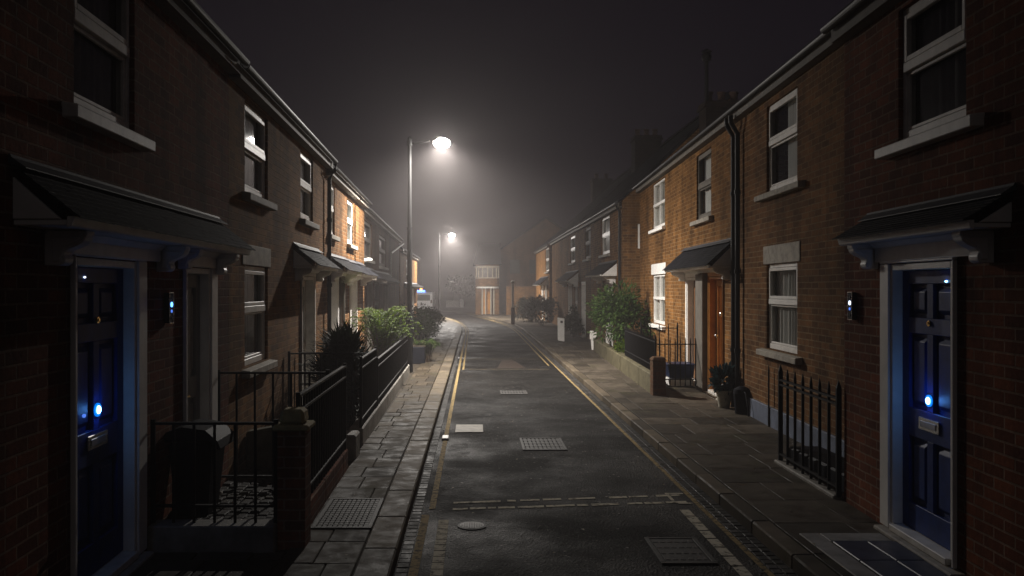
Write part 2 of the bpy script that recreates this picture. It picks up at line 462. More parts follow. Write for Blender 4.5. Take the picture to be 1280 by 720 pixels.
# road markings, worn paint in broken dabs
def mark(mb, xa, xb, y0, y1, z=.004):
    ys = [y0 + (y1 - y0) * i / max(1, int((y1 - y0) / 1.2)) for i in range(max(1, int((y1 - y0) / 1.2)) + 1)]
    for a, b_ in zip(ys, ys[1:]):
        mb.add([(xa + SH(a), a, z), (xb + SH(a), a, z), (xb + SH(b_), b_, z), (xa + SH(b_), b_, z)], [(0, 1, 2, 3)])
mb = MB(); mark(mb, -.40, -.345, 7.75, 60); mark(mb, -.29, -.245, 21, 60); mark(mb, -.45, -.385, -3, 7.55)
mb.build('yellow_line', M['yellow'], road)
mb = MB(); mark(mb, 1.99, 2.035, -3, 60); mark(mb, 1.84, 1.885, 22, 60)
mb.build('yellow_line', M['yellow'], road)
mb = MB()
y = -2.6
while y < 7.4: mark(mb, -.30, -.215, y, y + .13); y += .145
y = -2.6
while y < 7.6: mark(mb, 1.80, 1.885, y, y + .20); y += .225
mb.build('white_line', M['roadwhite'], road)
mb = MB()
for (ya, yb, seq) in ((7.95, 8.24, ((-.19, .24), (.30, .38), (.42, .60), (.63, .80), (.87, 1.12), (1.25, 1.42), (1.44, 1.62), (1.70, 1.93))),
                      (7.72, 7.98, ((-.19, -.06), (-.04, .10), (.12, .19), (.21, .36), (.385, .62), (.64, .90), (.92, 1.02), (1.05, 1.30), (1.38, 1.52), (1.54, 1.72), (1.74, 1.93)))):
    for a, b_ in seq:
        f = lambda x: ya + (yb - ya) * (x + .19) / 2.1
        j = lambda: random.uniform(-.008, .008)
        mb.add([(a, f(a) + j(), .004), (b_, f(b_) + j(), .004), (b_, f(b_) + .06 + j(), .004), (a, f(a) + .06 + j(), .004)], [(0, 1, 2, 3)])
for q in ((1.80, 1.97, 8.30, 8.34), (1.80, 1.83, 7.98, 8.29), (1.84, 1.97, 7.93, 7.97)):
    mb.add([(q[0], q[2], .008), (q[1], q[2], .008), (q[1], q[3], .008), (q[0], q[3], .008)], [(0, 1, 2, 3)])
mb.build('white_line', M['roadwhite'], road)
mb = MB(); mb.add([(-.2, 21.0, .004), (1.8, 21.0, .004), (1.8, 21.16, .004), (-.2, 21.16, .004)], [(0, 1, 2, 3)])
mb.add([(-.2, 24.0, .004), (1.8, 24.0, .004), (1.8, 24.2, .004), (-.2, 24.2, .004)], [(0, 1, 2, 3)])
mb.build('yellow_line', M['faintyellow'], road)
M['redpatch'] = simple('red_asphalt', (.022, .015, .011), .8, .4, 8, bmp=.5)
mb = MB(); mb.add([(.55, 21.3, .004), (1.25, 21.4, .004), (1.05, 23.8, .004), (.75, 23.8, .004)], [(0, 1, 2, 3)]); mb.build('red_patch', M['redpatch'], road)
M['tarpatch'] = simple('tar_patch', (.02, .019, .018), .8, .4, 8, spec=.2, bmp=.6, bscale=120)
def ragged(m):
    nt = m.node_tree; b = nt.nodes['Principled BSDF']; n = noise_n(nt, world_co(nt), 3.2, 7, .75)
    r = ramp(nt, n.outputs[0], [(.44, (0, 0, 0)), (.64, (.7,) * 3)]); nt.links.new(r.outputs[0], b.inputs['Alpha'])
ragged(M['tarpatch'])
mb = MB()
def blot(cx, cy, rx, ry):
    n = 22; ph = random.random() * 9
    v = [(cx + rx * (1 + .3 * noise.noise((math.cos(6.28 * i / n) * 1.6 + ph, math.sin(6.28 * i / n) * 1.6, cx))) * math.cos(6.28 * i / n) + random.uniform(-.02, .02),
          cy + ry * (1 + .4 * noise.noise((math.cos(6.28 * i / n) * 1.6, math.sin(6.28 * i / n) * 1.6 + ph, cy))) * math.sin(6.28 * i / n), .003) for i in range(n)]
    mb.add(v, [list(range(n))])
for b_ in ((-.18, 10.6, .14, .55), (.75, 12.9, .33, .28), (.35, 13.6, .22, .35), (.78, 9.2, .18, .18), (1.05, 9.5, .14, .12), (.9, 15.0, .2, .6), (.62, 9.0, .12, .12), (1.35, 7.3, .16, .13)): blot(*b_)
mb.build('tar_patch', M['tarpatch'], road)

# ------------------------------------------------------------------ covers and small things let into the ground
def rect_cover(name, label, x0, x1, y0, y1, z, m, slots=0, rimm=None, group=None, cross=0):
    t = thing(name, label, 'drain cover', ((x0 + x1) / 2, (y0 + y1) / 2, z), group)
    mb = MB(); e = .035
    for q in ((x0, x1, y0, y0 + e), (x0, x1, y1 - e, y1), (x0, x0 + e, y0 + e, y1 - e), (x1 - e, x1, y0 + e, y1 - e)): mb.box(q[0], q[1], q[2], q[3], z - .02, z + .012)
    mb.build('rim', rimm or m, t, bevel=.003)
    mb = MB()
    if slots:
        n = slots; s = (x1 - x0 - 2 * e) / n
        for i in range(n): mb.box(x0 + e + i * s + s * .25, x0 + e + (i + 1) * s - s * .02, y0 + e, y1 - e, z - .03, z + .008)
        for j in range(cross):
            yy = y0 + e + (j + 1) * (y1 - y0 - 2 * e) / (cross + 1); mb.box(x0 + e, x1 - e, yy - .008, yy + .008, z - .03, z + .010)
        mb.build('grating', m, t)
        MB().box(x0 + e, x1 - e, y0 + e, y1 - e, z + .0005, z + .001).build('sump', M['rubber'], t)
    else:
        mb.box(x0 + e + .006, x1 - e - .006, y0 + e + .006, y1 - e - .006, z - .02, z + .008)
        for i in range(6):
            for j in range(4):
                xx = x0 + e + (x1 - x0 - 2 * e) * (i + .5) / 6; yy = y0 + e + (y1 - y0 - 2 * e) * (j + .5) / 4
                mb.box(xx - .02, xx + .02, yy - .025, yy + .025, z + .0085, z + .011)
        mb.build('plate', m, t, bevel=.002)
    return t
rect_cover('drain_grate', 'black slotted rectangular drain grate in the middle of the road', .58, 1.12, 10.55, 11.4, 0, M['castiron'], 9, cross=3)
rect_cover('drain_grate', 'small slotted grate far along the road, beyond the pale plate', .48, .98, 16.1, 16.7, 0, M['castiron'], 8, cross=1)
rect_cover('manhole_cover', 'dark rectangular manhole cover at the right edge of the near road', 1.32, 1.72, 6.2, 6.85, 0, M['castiron'])
rect_cover('pavement_grating', 'square mesh metal grating set in the left pavement by the brick pillar', -1.26, -.79, 6.75, 7.7, .1, M['castiron'], 10, cross=12)
t = thing('manhole_cover', 'pale blank rectangular plate let into the left side of the road', 'drain cover', (-.07, 12.15, 0))
MB().box(-.26, .12, 11.85, 12.5, -.02, .012).build('plate', simple('pale_plate', (.34, .315, .27), .7, .25, 8), t, bevel=.003)
t = thing('manhole_cover', 'small round pale iron manhole cover below the dashed white lines', 'drain cover', (-.02, 7.2, 0))
MB().lathe((-.02, 7.2, 0), [(.118, -.02), (.118, .008), (.100, .010)], 28).build('rim', M['castiron'], t)
mb = MB().lathe((-.02, 7.2, 0), [(.098, -.02), (.098, .012)], 28)
for i in range(-4, 5):
    for j in range(-4, 5):
        if math.hypot(i, j) < 4.2: mb.box(-.02 + i * .02 - .006, -.02 + i * .02 + .006, 7.2 + j * .02 - .006, 7.2 + j * .02 + .006, .0125, .016)
mb.build('plate', M['worn_iron'], t)
tag(MB().box(-.42, -.33, 11.25, 11.5, .005, .03).build('kerb_marker', M['white'], bevel=.01), 'small white reflector stud on the left yellow line', 'road stud')

# ------------------------------------------------------------------ houses
def house(name, label, F, u0, u1, eave, brickm, openings, pitch=.62, depth=6.0, over=.12, zb=0, soffit='cream', gutter='pipe', roofm='slate', group='terraced brick houses along the street'):
    root = thing(name, label, 'house', (*F.p((u0 + u1) / 2, 0, 0)[:2], 0), group)
    mb = MB(); P = F.p
    us = sorted({u0, u1, *[o[0] for o in openings], *[o[1] for o in openings]}); zs = sorted({zb, eave, *[o[2] for o in openings], *[o[3] for o in openings]})
    rv = .15
    for a, b_ in zip(us, us[1:]):
        for c, d in zip(zs, zs[1:]):
            um, zm = (a + b_) / 2, (c + d) / 2
            if any(o[0] < um < o[1] and o[2] < zm < o[3] for o in openings): continue
            mb.add([P(a, 0, c), P(b_, 0, c), P(b_, 0, d), P(a, 0, d)], [(0, 1, 2, 3)])
    for (a, b_, c, d) in openings:
        q = [(a, c), (b_, c), (b_, d), (a, d)]
        for i in range(4):
            (ua, za), (ub, zb_) = q[i], q[(i + 1) % 4]
            mb.add([P(ua, 0, za), P(ub, 0, zb_), P(ub, -rv, zb_), P(ua, -rv, za)], [(0, 1, 2, 3)])
    rz = eave + pitch * depth / 2
    for u in (u0, u1):
        mb.add([P(u, 0, zb), P(u, 0, eave), P(u, -depth / 2, rz), P(u, -depth, eave), P(u, -depth, zb)], [(0, 1, 2, 3, 4)])
    mb.add([P(u0, -depth, zb), P(u1, -depth, zb), P(u1, -depth, eave), P(u0, -depth, eave)], [(0, 1, 2, 3)])
    mb.build('wall', brickm, root)
    mb = MB(); h = .09; e0 = eave - pitch * over + .02
    F.prof(mb, u0, u1, [(over, e0 + .03), (over, e0 + .03 + h), (-depth / 2, rz + .03 + h), (-depth / 2, rz + .03)])
    F.prof(mb, u0, u1, [(-depth / 2 - .002, rz + .03), (-depth / 2 - .002, rz + .03 + h), (-depth - over, e0 + .03 + h), (-depth - over, e0 + .03)])
    F.prof(mb, u0, u1, [(-depth / 2 - .12, rz + .07 + h - .1), (-depth / 2, rz + .13 + h), (-depth / 2 + .12, rz + .07 + h - .1)])
    rf = mb.build('roof', M[roofm], root)
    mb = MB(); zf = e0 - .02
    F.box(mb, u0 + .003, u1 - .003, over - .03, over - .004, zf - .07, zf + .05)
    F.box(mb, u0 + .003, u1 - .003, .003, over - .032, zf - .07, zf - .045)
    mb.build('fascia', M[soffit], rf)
    mb = MB(); n = 9
    arc = [(over + .05 + .040 * math.cos(math.pi + math.pi * i / (n - 1)), zf + .05 + .040 * math.sin(math.pi + math.pi * i / (n - 1))) for i in range(n)]
    arc2 = [(over + .05 + .032 * math.cos(math.pi + math.pi * i / (n - 1)), zf + .05 + .032 * math.sin(math.pi + math.pi * i / (n - 1))) for i in range(n)]
    F.prof(mb, u0, u1, arc + arc2[::-1])
    mb.build('gutter', M[gutter], rf)
    return root

def window(root, F, u0, u1, z0, z1, sill=True, lintel=None, split=.58, mull=False, curtain='curtain', fm='white', sm='stone', gap=None, vent=True, name='window', hi=True):
    mb = MB(); t = .05; B = F.box; n0, n1 = -.11, -.035
    zt = z0 + (z1 - z0) * split
    B(mb, u0 + .002, u0 + t, n0, n1, z0 + .002, z1 - .002); B(mb, u1 - t, u1 - .002, n0, n1, z0 + .002, z1 - .002)
    B(mb, u0 + t, u1 - t, n0, n1, z1 - t, z1 - .002); B(mb, u0 + t, u1 - t, n0, n1, z0 + .002, z0 + t + .02)
    B(mb, u0 + t, u1 - t, n0, n1 + .02, zt - .035, zt + .035)
    if mull:
        um = (u0 + u1) / 2
        B(mb, um - .022, um + .022, n0 + .002, n1 - .002, z0 + t + .02, zt - .035); B(mb, um - .022, um + .022, n0 + .002, n1 - .002, zt + .035, z1 - t)
    if vent:
        a, b_, c, d = u0 + t + .004, u1 - t - .004, zt + .038, z1 - t - .004; s = .04; k0, k1 = -.06, -.02
        B(mb, a, a + s, k0, k1, c, d); B(mb, b_ - s, b_, k0, k1, c, d); B(mb, a + s, b_ - s, k0, k1, d - s, d); B(mb, a + s, b_ - s, k0, k1, c, c + s)
        a, b_, c, d = u0 + t + .004, u1 - t - .004, z0 + t + .024, zt - .038; s = .025; k0, k1 = -.07, -.045
        B(mb, a, a + s, k0, k1, c, d); B(mb, b_ - s, b_, k0, k1, c, d); B(mb, a + s, b_ - s, k0, k1, d - s, d); B(mb, a + s, b_ - s, k0, k1, c, c + s)
    wn = mb.build(name, M[fm], root, bevel=.004 if hi else 0)
    P = F.p; mb = MB()
    mb.add([P(u0 + t, -.08, z0 + t), P(u1 - t, -.08, z0 + t), P(u1 - t, -.08, zt), P(u0 + t, -.08, zt)], [(0, 1, 2, 3)])
    mb.add([P(u0 + t, -.08, zt), P(u1 - t, -.08, zt), P(u1 - t, -.08, z1 - t), P(u0 + t, -.08, z1 - t)], [(0, 1, 2, 3)])
    mb.build('pane', M['glass'], wn)
    if sill:
        e = .10 if sill is True else sill
        mb = MB(); F.prof(mb, u0 - e, u1 + e, [(.0, z0 - .10), (.09, z0 - .10), (.09, z0 - .025), (-.12, z0 + .0), (-.12, z0 - .03), (0, z0 - .04)])
        mb.build('sill', M[sm], wn, bevel=.006 if hi else 0)
    if lintel:
        mb = MB(); F.box(mb, u0 - .12, u1 + .12, -.1, .012, z1 + .002, z1 + lintel); mb.build('lintel', M[sm if sm != 'white' else 'white'], wn, bevel=.006)
    if curtain:
        mb = MB(); spans = [(u0 + .01, u1 - .01)] if gap is None else [(u0 + .01, u0 + (u1 - u0) * gap[0]), (u0 + (u1 - u0) * gap[1], u1 - .01)]
        for a, b_ in spans:
            if b_ - a < .04: continue
            k = max(2, int((b_ - a) / .02)); am = .004 if curtain == 'blind' else .018
            up = [P(a + (b_ - a) * i / k, -.137 + am * math.sin(i * .9 + 2 * math.sin(i * .23)), z1 - .02) for i in range(k + 1)]
            lo = [P(a + (b_ - a) * i / k, -.137 + 1.2 * am * math.sin(i * .9 + 2 * math.sin(i * .23)), z0 + .03) for i in range(k + 1)]
            mb.add(up + lo, [(i, i + 1, k + 2 + i, k + 1 + i) for i in range(k)])
        mb.build('curtain', M[curtain], wn, recalc=False, smooth=True)
    return wn

def door(root, F, u0, u1, z0, z1, dm, fm='white', n=-.10, casing=(.09, .09), panels='six', step=True, glazed=False, furniture='', handle_far=True, mid=None):
    B = F.box; mb = MB(); c0, c1 = casing
    # frame: linings inside the opening and architraves on the wall face
    B(mb, u0 + .002, u0 + .045, -.148, .02, z0, z1 - .002); B(mb, u1 - .045, u1 - .002, -.148, .02, z0, z1 - .002); B(mb, u0 + .045, u1 - .045, -.148, .02, z1 - .05, z1 - .002)
    if c0 > 0: B(mb, u0 - c0, u0 + .002, .003, .035, z0 - .04, z1 + .002)
    if c1 > 0: B(mb, u1 - .002, u1 + c1, .003, .035, z0 - .04, z1 + .002)
    B(mb, u0 - c0, u1 + c1, .003, .038, z1 + .004, z1 + .09)
    a, b_ = u0 + .048, u1 - .048; c, d = z0 + .01, z1 - .055; W = b_ - a; H = d - c
    df = MB(); st = .105
    f0, f1 = n - .035, n - .018
    if not glazed: B(df, a, b_, n - .06, f0, c, d)
    for q in ((a, a + st), (b_ - st, b_)): B(df, q[0], q[1], f0, n, c, d)
    if panels == 'six': rows = [(0, .10), (.36, .47), (.76, .82), (.95, 1)]; cols = [((W - .09) / 2, (W + .09) / 2)]
    elif panels == 'four': rows = [(0, .12), (.44, .54), (.94, 1)]; cols = [((W - .09) / 2, (W + .09) / 2)]
    elif panels == 'glass': rows = [(0, .10), (.44, .50), (.95, 1)]; cols = []
    else: rows = [(0, .08), (.94, 1)]; cols = [(W * .3 - .004, W * .3 + .004), (W * .5 - .004, W * .5 + .004), (W * .7 - .004, W * .7 + .004)]
    for r0, r1 in rows: B(df, a + st, b_ - st, f0, n - .0005, c + H * r0, c + H * r1)
    for (r0, r1), (s0, s1) in zip(rows, rows[1:]):
        xs = [st] + [v for q in cols for v in q] + [W - st]
        for q in cols: B(df, a + q[0], a + q[1], f0, n - .001, c + H * r1, c + H * s0)
        if panels in ('six', 'four'):
            for i in range(0, len(xs), 2):
                p0, p1 = a + xs[i] + .03, a + xs[i + 1] - .03; q0, q1 = c + H * r1 + .03, c + H * s0 - .03
                if p1 > p0 and q1 > q0:
                    P = F.p; k = .03; h0, h1 = f0, n - .012
                    df.add([P(p0, h0, q0), P(p1, h0, q0), P(p1, h0, q1), P(p0, h0, q1), P(p0 + k, h1, q0 + k), P(p1 - k, h1, q0 + k), P(p1 - k, h1, q1 - k), P(p0 + k, h1, q1 - k)],
                           [(4, 5, 6, 7), (0, 1, 5, 4), (1, 2, 6, 5), (2, 3, 7, 6), (3, 0, 4, 7)])
    dr = df.build('door', M[dm], root, bevel=.003)
    mb.build('door_frame', M[fm], dr, bevel=.005)
    if glazed:
        P = F.p; gm = MB(); gm.add([P(a + st, n - .03, c + .1), P(b_ - st, n - .03, c + .1), P(b_ - st, n - .03, d - .08), P(a + st, n - .03, d - .08)], [(0, 1, 2, 3)])
        gm.build('pane', M['glass'], dr)
    if step:
        sm_ = MB(); B(sm_, u0 - .12, u1 + .12, -.145, .10, .05, z0 - .045); sm_.build('step', M['stone'], dr, bevel=.01)
        th = MB(); B(th, u0 + .048, u1 - .048, -.145, .05, z0 - .042, z0 + .006); th.build('threshold', M['dullwhite'], dr, bevel=.005)
    return dr
def blue_furniture(dr, F, u, zl, zk, zb, n=-.10, second=None, glint=None):
    P = F.p
    c = P(u, n + .012, zl)
    mb = MB().ball(c, .026, 14, 8, (.55, 1, 1)); mb.build('door_light', M['led'], dr, smooth=True)
    mb = MB(); a = P(u, n + .001, zl); s = 1 if F.side < 0 else -1
    mb.tube([a, (a[0] + s * .012, a[1], a[2])], .042, 18); mb.build('halo_disc', M['led_halo'], dr)  # glowing disc stands in for the halo round the door light
    if second:
        mb = MB().ball(P(second[0], n + .004, second[1]), .012, 10, 6); mb.build('lit_dot', M['led_dim'], dr, smooth=True)
    if glint:
        mb = MB().ball(P(glint[0], n + .004, glint[1]), .011, 10, 6, (.6, 1.2, .6)); mb.build('lit_dot', M['led_white'] if glint[2] else M['led'], dr, smooth=True)  # glowing bead painted in for a reflected glint on the door
    k = P(u, n, zk); mb = MB(); mb.tube([k, (k[0] + s * .012, k[1], k[2])], .021, 14); mb.tube([(k[0] + s * .012, k[1], k[2]), (k[0] + s * .02, k[1], k[2])], .010, 12)
    mb.build('lock', M['brass'], dr)
    mb = MB(); F.box(mb, u - .15, u + .15, n + .001, n + .012, zb - .045, zb + .045); mb.build('letter_plate', M['chrome'], dr, bevel=.004)
    mb = MB(); F.box(mb, u - .115, u + .115, n + .0125, n + .018, zb - .022, zb + .022); mb.build('letter_flap', M['steel'], dr, bevel=.003)
    L = bpy.data.lights.new('door_glow', 'POINT'); L.energy = .95 if F.side > 0 else .6; L.color = (.08, .32, 1.0); L.shadow_soft_size = .02
    o = bpy.data.objects.new('door_glow', L); COL.objects.link(o)
    q = P(u, n + .034, zl); off = Vector((0, 0, 0)); pp = dr
    while pp is not None: off += Vector(pp.location); pp = pp.parent
    o.location = Vector(q) - off; o.parent = dr

def canopy(root, F, u0, u1, zr, ze, proj, brackets=(), frieze=None, cheeks=True, fm='white', flash=True, hi=True):
    P = F.p; B = F.box
    mb = MB()                                     # boards: fascia / cornice
    B(mb, u0 + .04, u1 - .04, .003, proj - .05, ze - .05, ze - .022)
    F.prof(mb, u0 + .02, u1 - .02, [(proj - .045, ze - .062), (proj - .02, ze - .055), (proj - .005, ze - .006), (proj - .045, ze - .006)])
    if frieze: 
        for a, b_, zlo in frieze:
            B(mb, a, b_, .003, .045, zlo, ze - .052)
            F.prof(mb, a, b_, [(.045, ze - .095), (.09, ze - .052), (.045, ze - .052)])
    if cheeks:
        for u in (u0 + .03, u1 - .055): F.prof(mb, u, u + .025, [(.003, ze - .02), (proj - .08, ze - .02), (.003, zr - .06)])
    cn = mb.build('canopy', M[fm], root, bevel=.004 if hi else 0)
    mb = MB(); rows = 9 if hi else 4; sl = (zr - ze) / proj       # lapped slates
    for i in range(rows):
        na, nb = proj + .03 - (proj + .03) * i / rows, proj + .03 - (proj + .03) * (i + 1) / rows
        za, zb = ze + (proj - na) * sl, ze + (proj - nb) * sl
        u = u0 - (.11 if i % 2 else 0)
        while u < u1:
            a, b_ = max(u, u0) + .002, min(u + .22, u1) - .002
            if b_ - a > .02:
                j = random.uniform(0, .004)
                F.prof(mb, a, b_, [(na, za + .003 + j), (na, za + .013 + j), (nb - .0, zb + .010), (nb - .0, zb + .001)])
            u += .22
    mb.build('slate_covering', M['slate'], cn)
    if flash:
        mb = MB(); F.prof(mb, u0 - .01, u1 + .01, [(.003, zr + .045), (.012, zr + .045), (.02, zr + .028), (.09, zr - .04 + .02), (.09, zr - .045 + .02), (.003, zr + .0)])
        mb.build('flashing', M['lead'], cn)
    for (u, d, zlo) in brackets:                  # scrolled corbels
        zt = ze - .053; Hh = zt - zlo
        q = [(.0, 0), (.38, 0), (.48, .08), (.50, .22), (.44, .34), (.56, .46), (.78, .56), (.93, .68), (.96, .80), (1, .84), (1, 1), (0, 1)]
        mb = MB(); F.prof(mb, u - .055, u + .055, [(.003 + (d - .003) * a, zlo + Hh * b) for a, b in q])
        q2 = [(.2, .10), (.40, .10), (.42, .26), (.52, .54), (.80, .66), (.86, .80), (.2, .80)]
        F.prof(mb, u - .068, u + .068, [(.003 + (d - .003) * a, zlo + Hh * b) for a, b in q2])
        mb.build('bracket', M[fm], cn, bevel=.006)
    return cn
def keypad(root, F, u, z, lit):
    mb = MB(); F.box(mb, u - .045, u + .045, .003, .045, z - .115, z + .115); kp = mb.build('door_entry_keypad', M['plastic'], root, bevel=.006)
    mb = MB(); s = 1 if F.side < 0 else -1
    rim = MB()
    F.box(rim, u - .048, u + .048, .0455, .049, z + .112, z + .117); F.box(rim, u - .048, u + .048, .0455, .049, z - .117, z - .112)
    F.box(rim, u - .048, u - .044, .0455, .049, z - .111, z + .111); F.box(rim, u + .044, u + .048, .0455, .049, z - .111, z + .111)
    rim.build('keypad_rim', M['chrome'], kp)
    for i, dz in enumerate((.075, .025, -.025, -.075)):
        p = F.p(u, .045, z + dz); mb = MB().tube([p, (p[0] + s * .006, p[1], p[2])], .019 if i == lit else .012, 14)
        mb.build('button', (M['led_key'] if F.side < 0 else M['led_white']) if i == lit else (M['led_dim'] if i == lit + 1 else M['castiron']), kp)
    L = bpy.data.lights.new('keypad_glow', 'POINT'); L.energy = .05 if F.side < 0 else .015; L.color = (.06, .2, 1.0); L.shadow_soft_size = .02
    o = bpy.data.objects.new('keypad_glow', L); COL.objects.link(o); o.parent = kp
    o.location = Vector(F.p(u, .10, z + .025)) - Vector(root.location)
def drainpipe(root, F, pts, r=.035, m='pipe', clips=()):
    mb = MB(); mb.tube([F.p(*p) for p in pts], r, 10)
    for (u, n, z) in clips: mb.tube([F.p(u, n, z - .03), F.p(u, n, z + .03)], r * 1.35, 10)
    return mb.build('drainpipe', M[m], root, smooth=False)
def chimney(root, x0, x1, y0, y1, z0, z1, pots=3, m='brick_silhouette', pole=None):
    mb = MB().box(x0, x1, y0, y1, z0, z1 - .18); mb.box(x0 - .05, x1 + .05, y0 - .05, y1 + .05, z1 - .178, z1 - .10); mb.box(x0 - .02, x1 + .02, y0 - .02, y1 + .02, z1 - .098, z1)
    ch = mb.build('chimney', M[m], root)
    for i in range(pots):
        c = (x0 + (x1 - x0) * (i + .5) / pots, (y0 + y1) / 2, z1)
        MB().lathe(c, [(.12, 0), (.10, .05), (.095, .22), (.12, .25), (.12, .29), (.08, .29)], 14).build('chimney_pot', M['terracotta'], ch)
    if pole:
        x, y, zt = pole
        mb = MB().tube([(x, y, z1), (x, y, zt)], .055, 12); mb.lathe((x, y, zt), [(.10, -.02), (.13, .05), (.13, .12), (.07, .2), (.15, .22), (.02, .3)], 14)
        mb.build('flue', M['pipe'], ch)

# ---- right side
FR1 = Face(1, 2.9, .041); FR2 = Face(1, 3.5, .041); FR4 = Face(1, 4.12, 0)
# near house with blue door
op = [(5.60, 6.58, 3.04, 4.02), (5.72, 6.68, .17, 2.13)]
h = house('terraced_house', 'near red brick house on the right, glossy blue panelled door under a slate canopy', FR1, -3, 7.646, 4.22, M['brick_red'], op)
window(h, FR1, *op[0], split=.55, curtain='darkcurtain', fm='dullwhite', sm='dullwhite', sill=.22)
d = door(h, FR1, *op[1], 'blue_door', fm='white', casing=(.02, .15), n=-.055)
blue_furniture(d, FR1, 6.20, 1.155, 1.70, .98, glint=(5.96, 1.995, 0), n=-.055)
canopy(h, FR1, 5.05, 7.12, 2.51, 2.35, .27, brackets=((5.32, .21, 2.10), (6.98, .21, 2.10)), frieze=((5.4, 6.9, 2.15),))
keypad(h, FR1, 7.40, 1.80, 1)
# middle house with the plain windows
op = [(10.74, 12.03, 3.25, 4.42), (10.74, 12.03, 1.13, 2.27)]
h = house('terraced_house', 'brick house on the right with pale lintel and blue grey plinth behind bare railings', FR2, 7.65, 13.396, 4.66, M['brick_brown'], op)
window(h, FR2, *op[0], split=.56, curtain='blind', gap=(.62, 1.0), sm='stone', fm='dullwhite', sill=.3)
window(h, FR2, *op[1], split=.56, curtain='curtain', sm='stone', lintel=.25, sill=.2)
mb = MB(); FR2.box(mb, 7.66, 13.39, .003, .04, .05, .36); mb.build('plinth', M['plinth'], h, bevel=.008)
drainpipe(h, FR2, [(13.30, .17, 4.56), (13.30, .17, 4.45), (13.30, .07, 4.28), (13.30, .07, .12)], clips=((13.3, .07, 3.4), (13.3, .07, 2.2), (13.3, .07, 1.0)))
# orange lit house with two doors
op = [(15.35, 16.55, 3.22, 4.42), (19.95, 21.7, 3.38, 4.48), (19.95, 21.7, 1.1, 2.27), (16.35, 17.35, .17, 2.15), (14.42, 15.45, .17, 2.15)]
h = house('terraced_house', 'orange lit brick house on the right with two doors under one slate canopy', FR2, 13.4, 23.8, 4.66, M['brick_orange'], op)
window(h, FR2, *op[0], split=.5, curtain='blind', gap=(.0, .35), fm='cream', sm='stone', sill=.2)
window(h, FR2, *op[1], split=.52, mull=True, curtain='curtain', sm='white', vent=False)
window(h, FR2, *op[2], split=.52, mull=True, curtain='curtain', sm='white', lintel=.26, vent=False)
door(h, FR2, *op[3], 'brown_door', casing=(.10, .10), panels='plank')
d = door(h, FR2, *op[4], 'timber', fm='timber', casing=(.02, .02), panels='plank')
k = FR2.p(15.25, -.1, 1.12); mb = MB().ball((k[0] - .03, k[1], k[2]), .035); mb.build('handle', M['chrome'], d, smooth=True)
k = FR2.p(15.0, -.1, 1.5); mb = MB().ball((k[0] - .02, k[1], k[2]), .04, 12, 8, (.5, 1, 1)); mb.build('knocker', M['chrome'], d, smooth=True)
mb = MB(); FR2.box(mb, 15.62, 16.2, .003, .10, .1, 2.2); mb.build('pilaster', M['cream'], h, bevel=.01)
canopy(h, FR2, 13.75, 17.7, 2.70, 2.32, .42, brackets=((13.95, .3, 2.08), (17.5, .3, 2.08)), frieze=((14.05, 17.4, 2.22),))
drainpipe(h, FR2, [(13.55, .17, 4.56), (13.55, .17, 4.45), (13.55, .07, 4.28), (13.55, .07, .12)], clips=((13.55, .07, 3.4), (13.55, .07, 2.2), (13.55, .07, 1.0)))
chimney(h, 6.05, 7.05, 23.0, 23.7, 5.2, 6.85, 3, pole=(6.12, 23.2, 7.95))
# far dark terrace
op = [(26.8, 28.5, 3.02, 4.2), (31.2, 32.8, 3.02, 4.15), (36.0, 37.8, 3.02, 4.12)]
opd = [(26.2, 27.3, .17, 2.1), (32.6, 33.5, .17, 2.1), (37.2, 38.2, .17, 2.1), (35.2, 36.1, .6, 2.1)]
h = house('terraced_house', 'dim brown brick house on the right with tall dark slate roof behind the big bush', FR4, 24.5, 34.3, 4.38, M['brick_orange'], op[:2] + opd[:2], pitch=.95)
window(h, FR4, *op[0], split=.5, curtain='curtain', sm='stone', hi=False); window(h, FR4, *op[1], split=.5, curtain='darkcurtain', sm='stone', fm='cream', hi=False)
door(h, FR4, *opd[0], 'grey_door'); door(h, FR4, *opd[1], 'white')
canopy(h, FR4, 25.4, 28.9, 2.72, 2.35, .5, brackets=((25.7, .36, 2.08), (28.3, .36, 2.08)), frieze=((25.8, 28.2, 2.18),), fm='white', hi=False)
drainpipe(h, FR4, [(24.65, .15, 4.25), (24.65, .06, 4.1), (24.65, .06, .12)])
chimney(h, 6.1, 7.1, 33.4, 34.2, 6.0, 7.75, 3)
mb = MB().tube([(4.60, 24.44, 3.05), (4.60, 24.44, 3.72)], .06, 10); mb.build('boiler_flue', M['white'], h)
h = house('terraced_house', 'dim far brick house on the right with two white door columns under one canopy', FR4, 34.304, 46.6, 4.40, M['brick_orange'], op[2:] + opd[2:], pitch=.95)
window(h, FR4, *op[2], split=.5, curtain='curtain', sm='stone', hi=False); window(h, FR4, *opd[3], split=.5, curtain='curtain', sm='stone', sill=False, hi=False)
door(h, FR4, *opd[2], 'white')
canopy(h, FR4, 34.8, 39.5, 2.62, 2.25, .5, brackets=((35.0, .36, 2.0), (39.2, .36, 2.0)), frieze=((35.1, 39.1, 2.12),), fm='white', hi=False)
chimney(h, 6.1, 7.1, 45.4, 46.2, 6.0, 7.6, 2)
FR5 = Face(1, 3.98, 0)
op = [(46.95, 49.0, 2.85, 4.15), (48.2, 49.2, .17, 2.0), (50.6, 51.6, .17, 2.0)]
h = house('terraced_house', 'small orange lit house at the far end of the right terrace with a slate porch', FR5, 46.75, 57.0, 4.3, M['brick_orange'], op, pitch=.8)
window(h, FR5, *op[0], split=.5, curtain='curtain', hi=False); door(h, FR5, *op[1], 'white', hi) if False else door(h, FR5, *op[1], 'white'); door(h, FR5, *op[2], 'white')
canopy(h, FR5, 47.3, 53.0, 2.55, 2.15, .5, fm='white', hi=False)

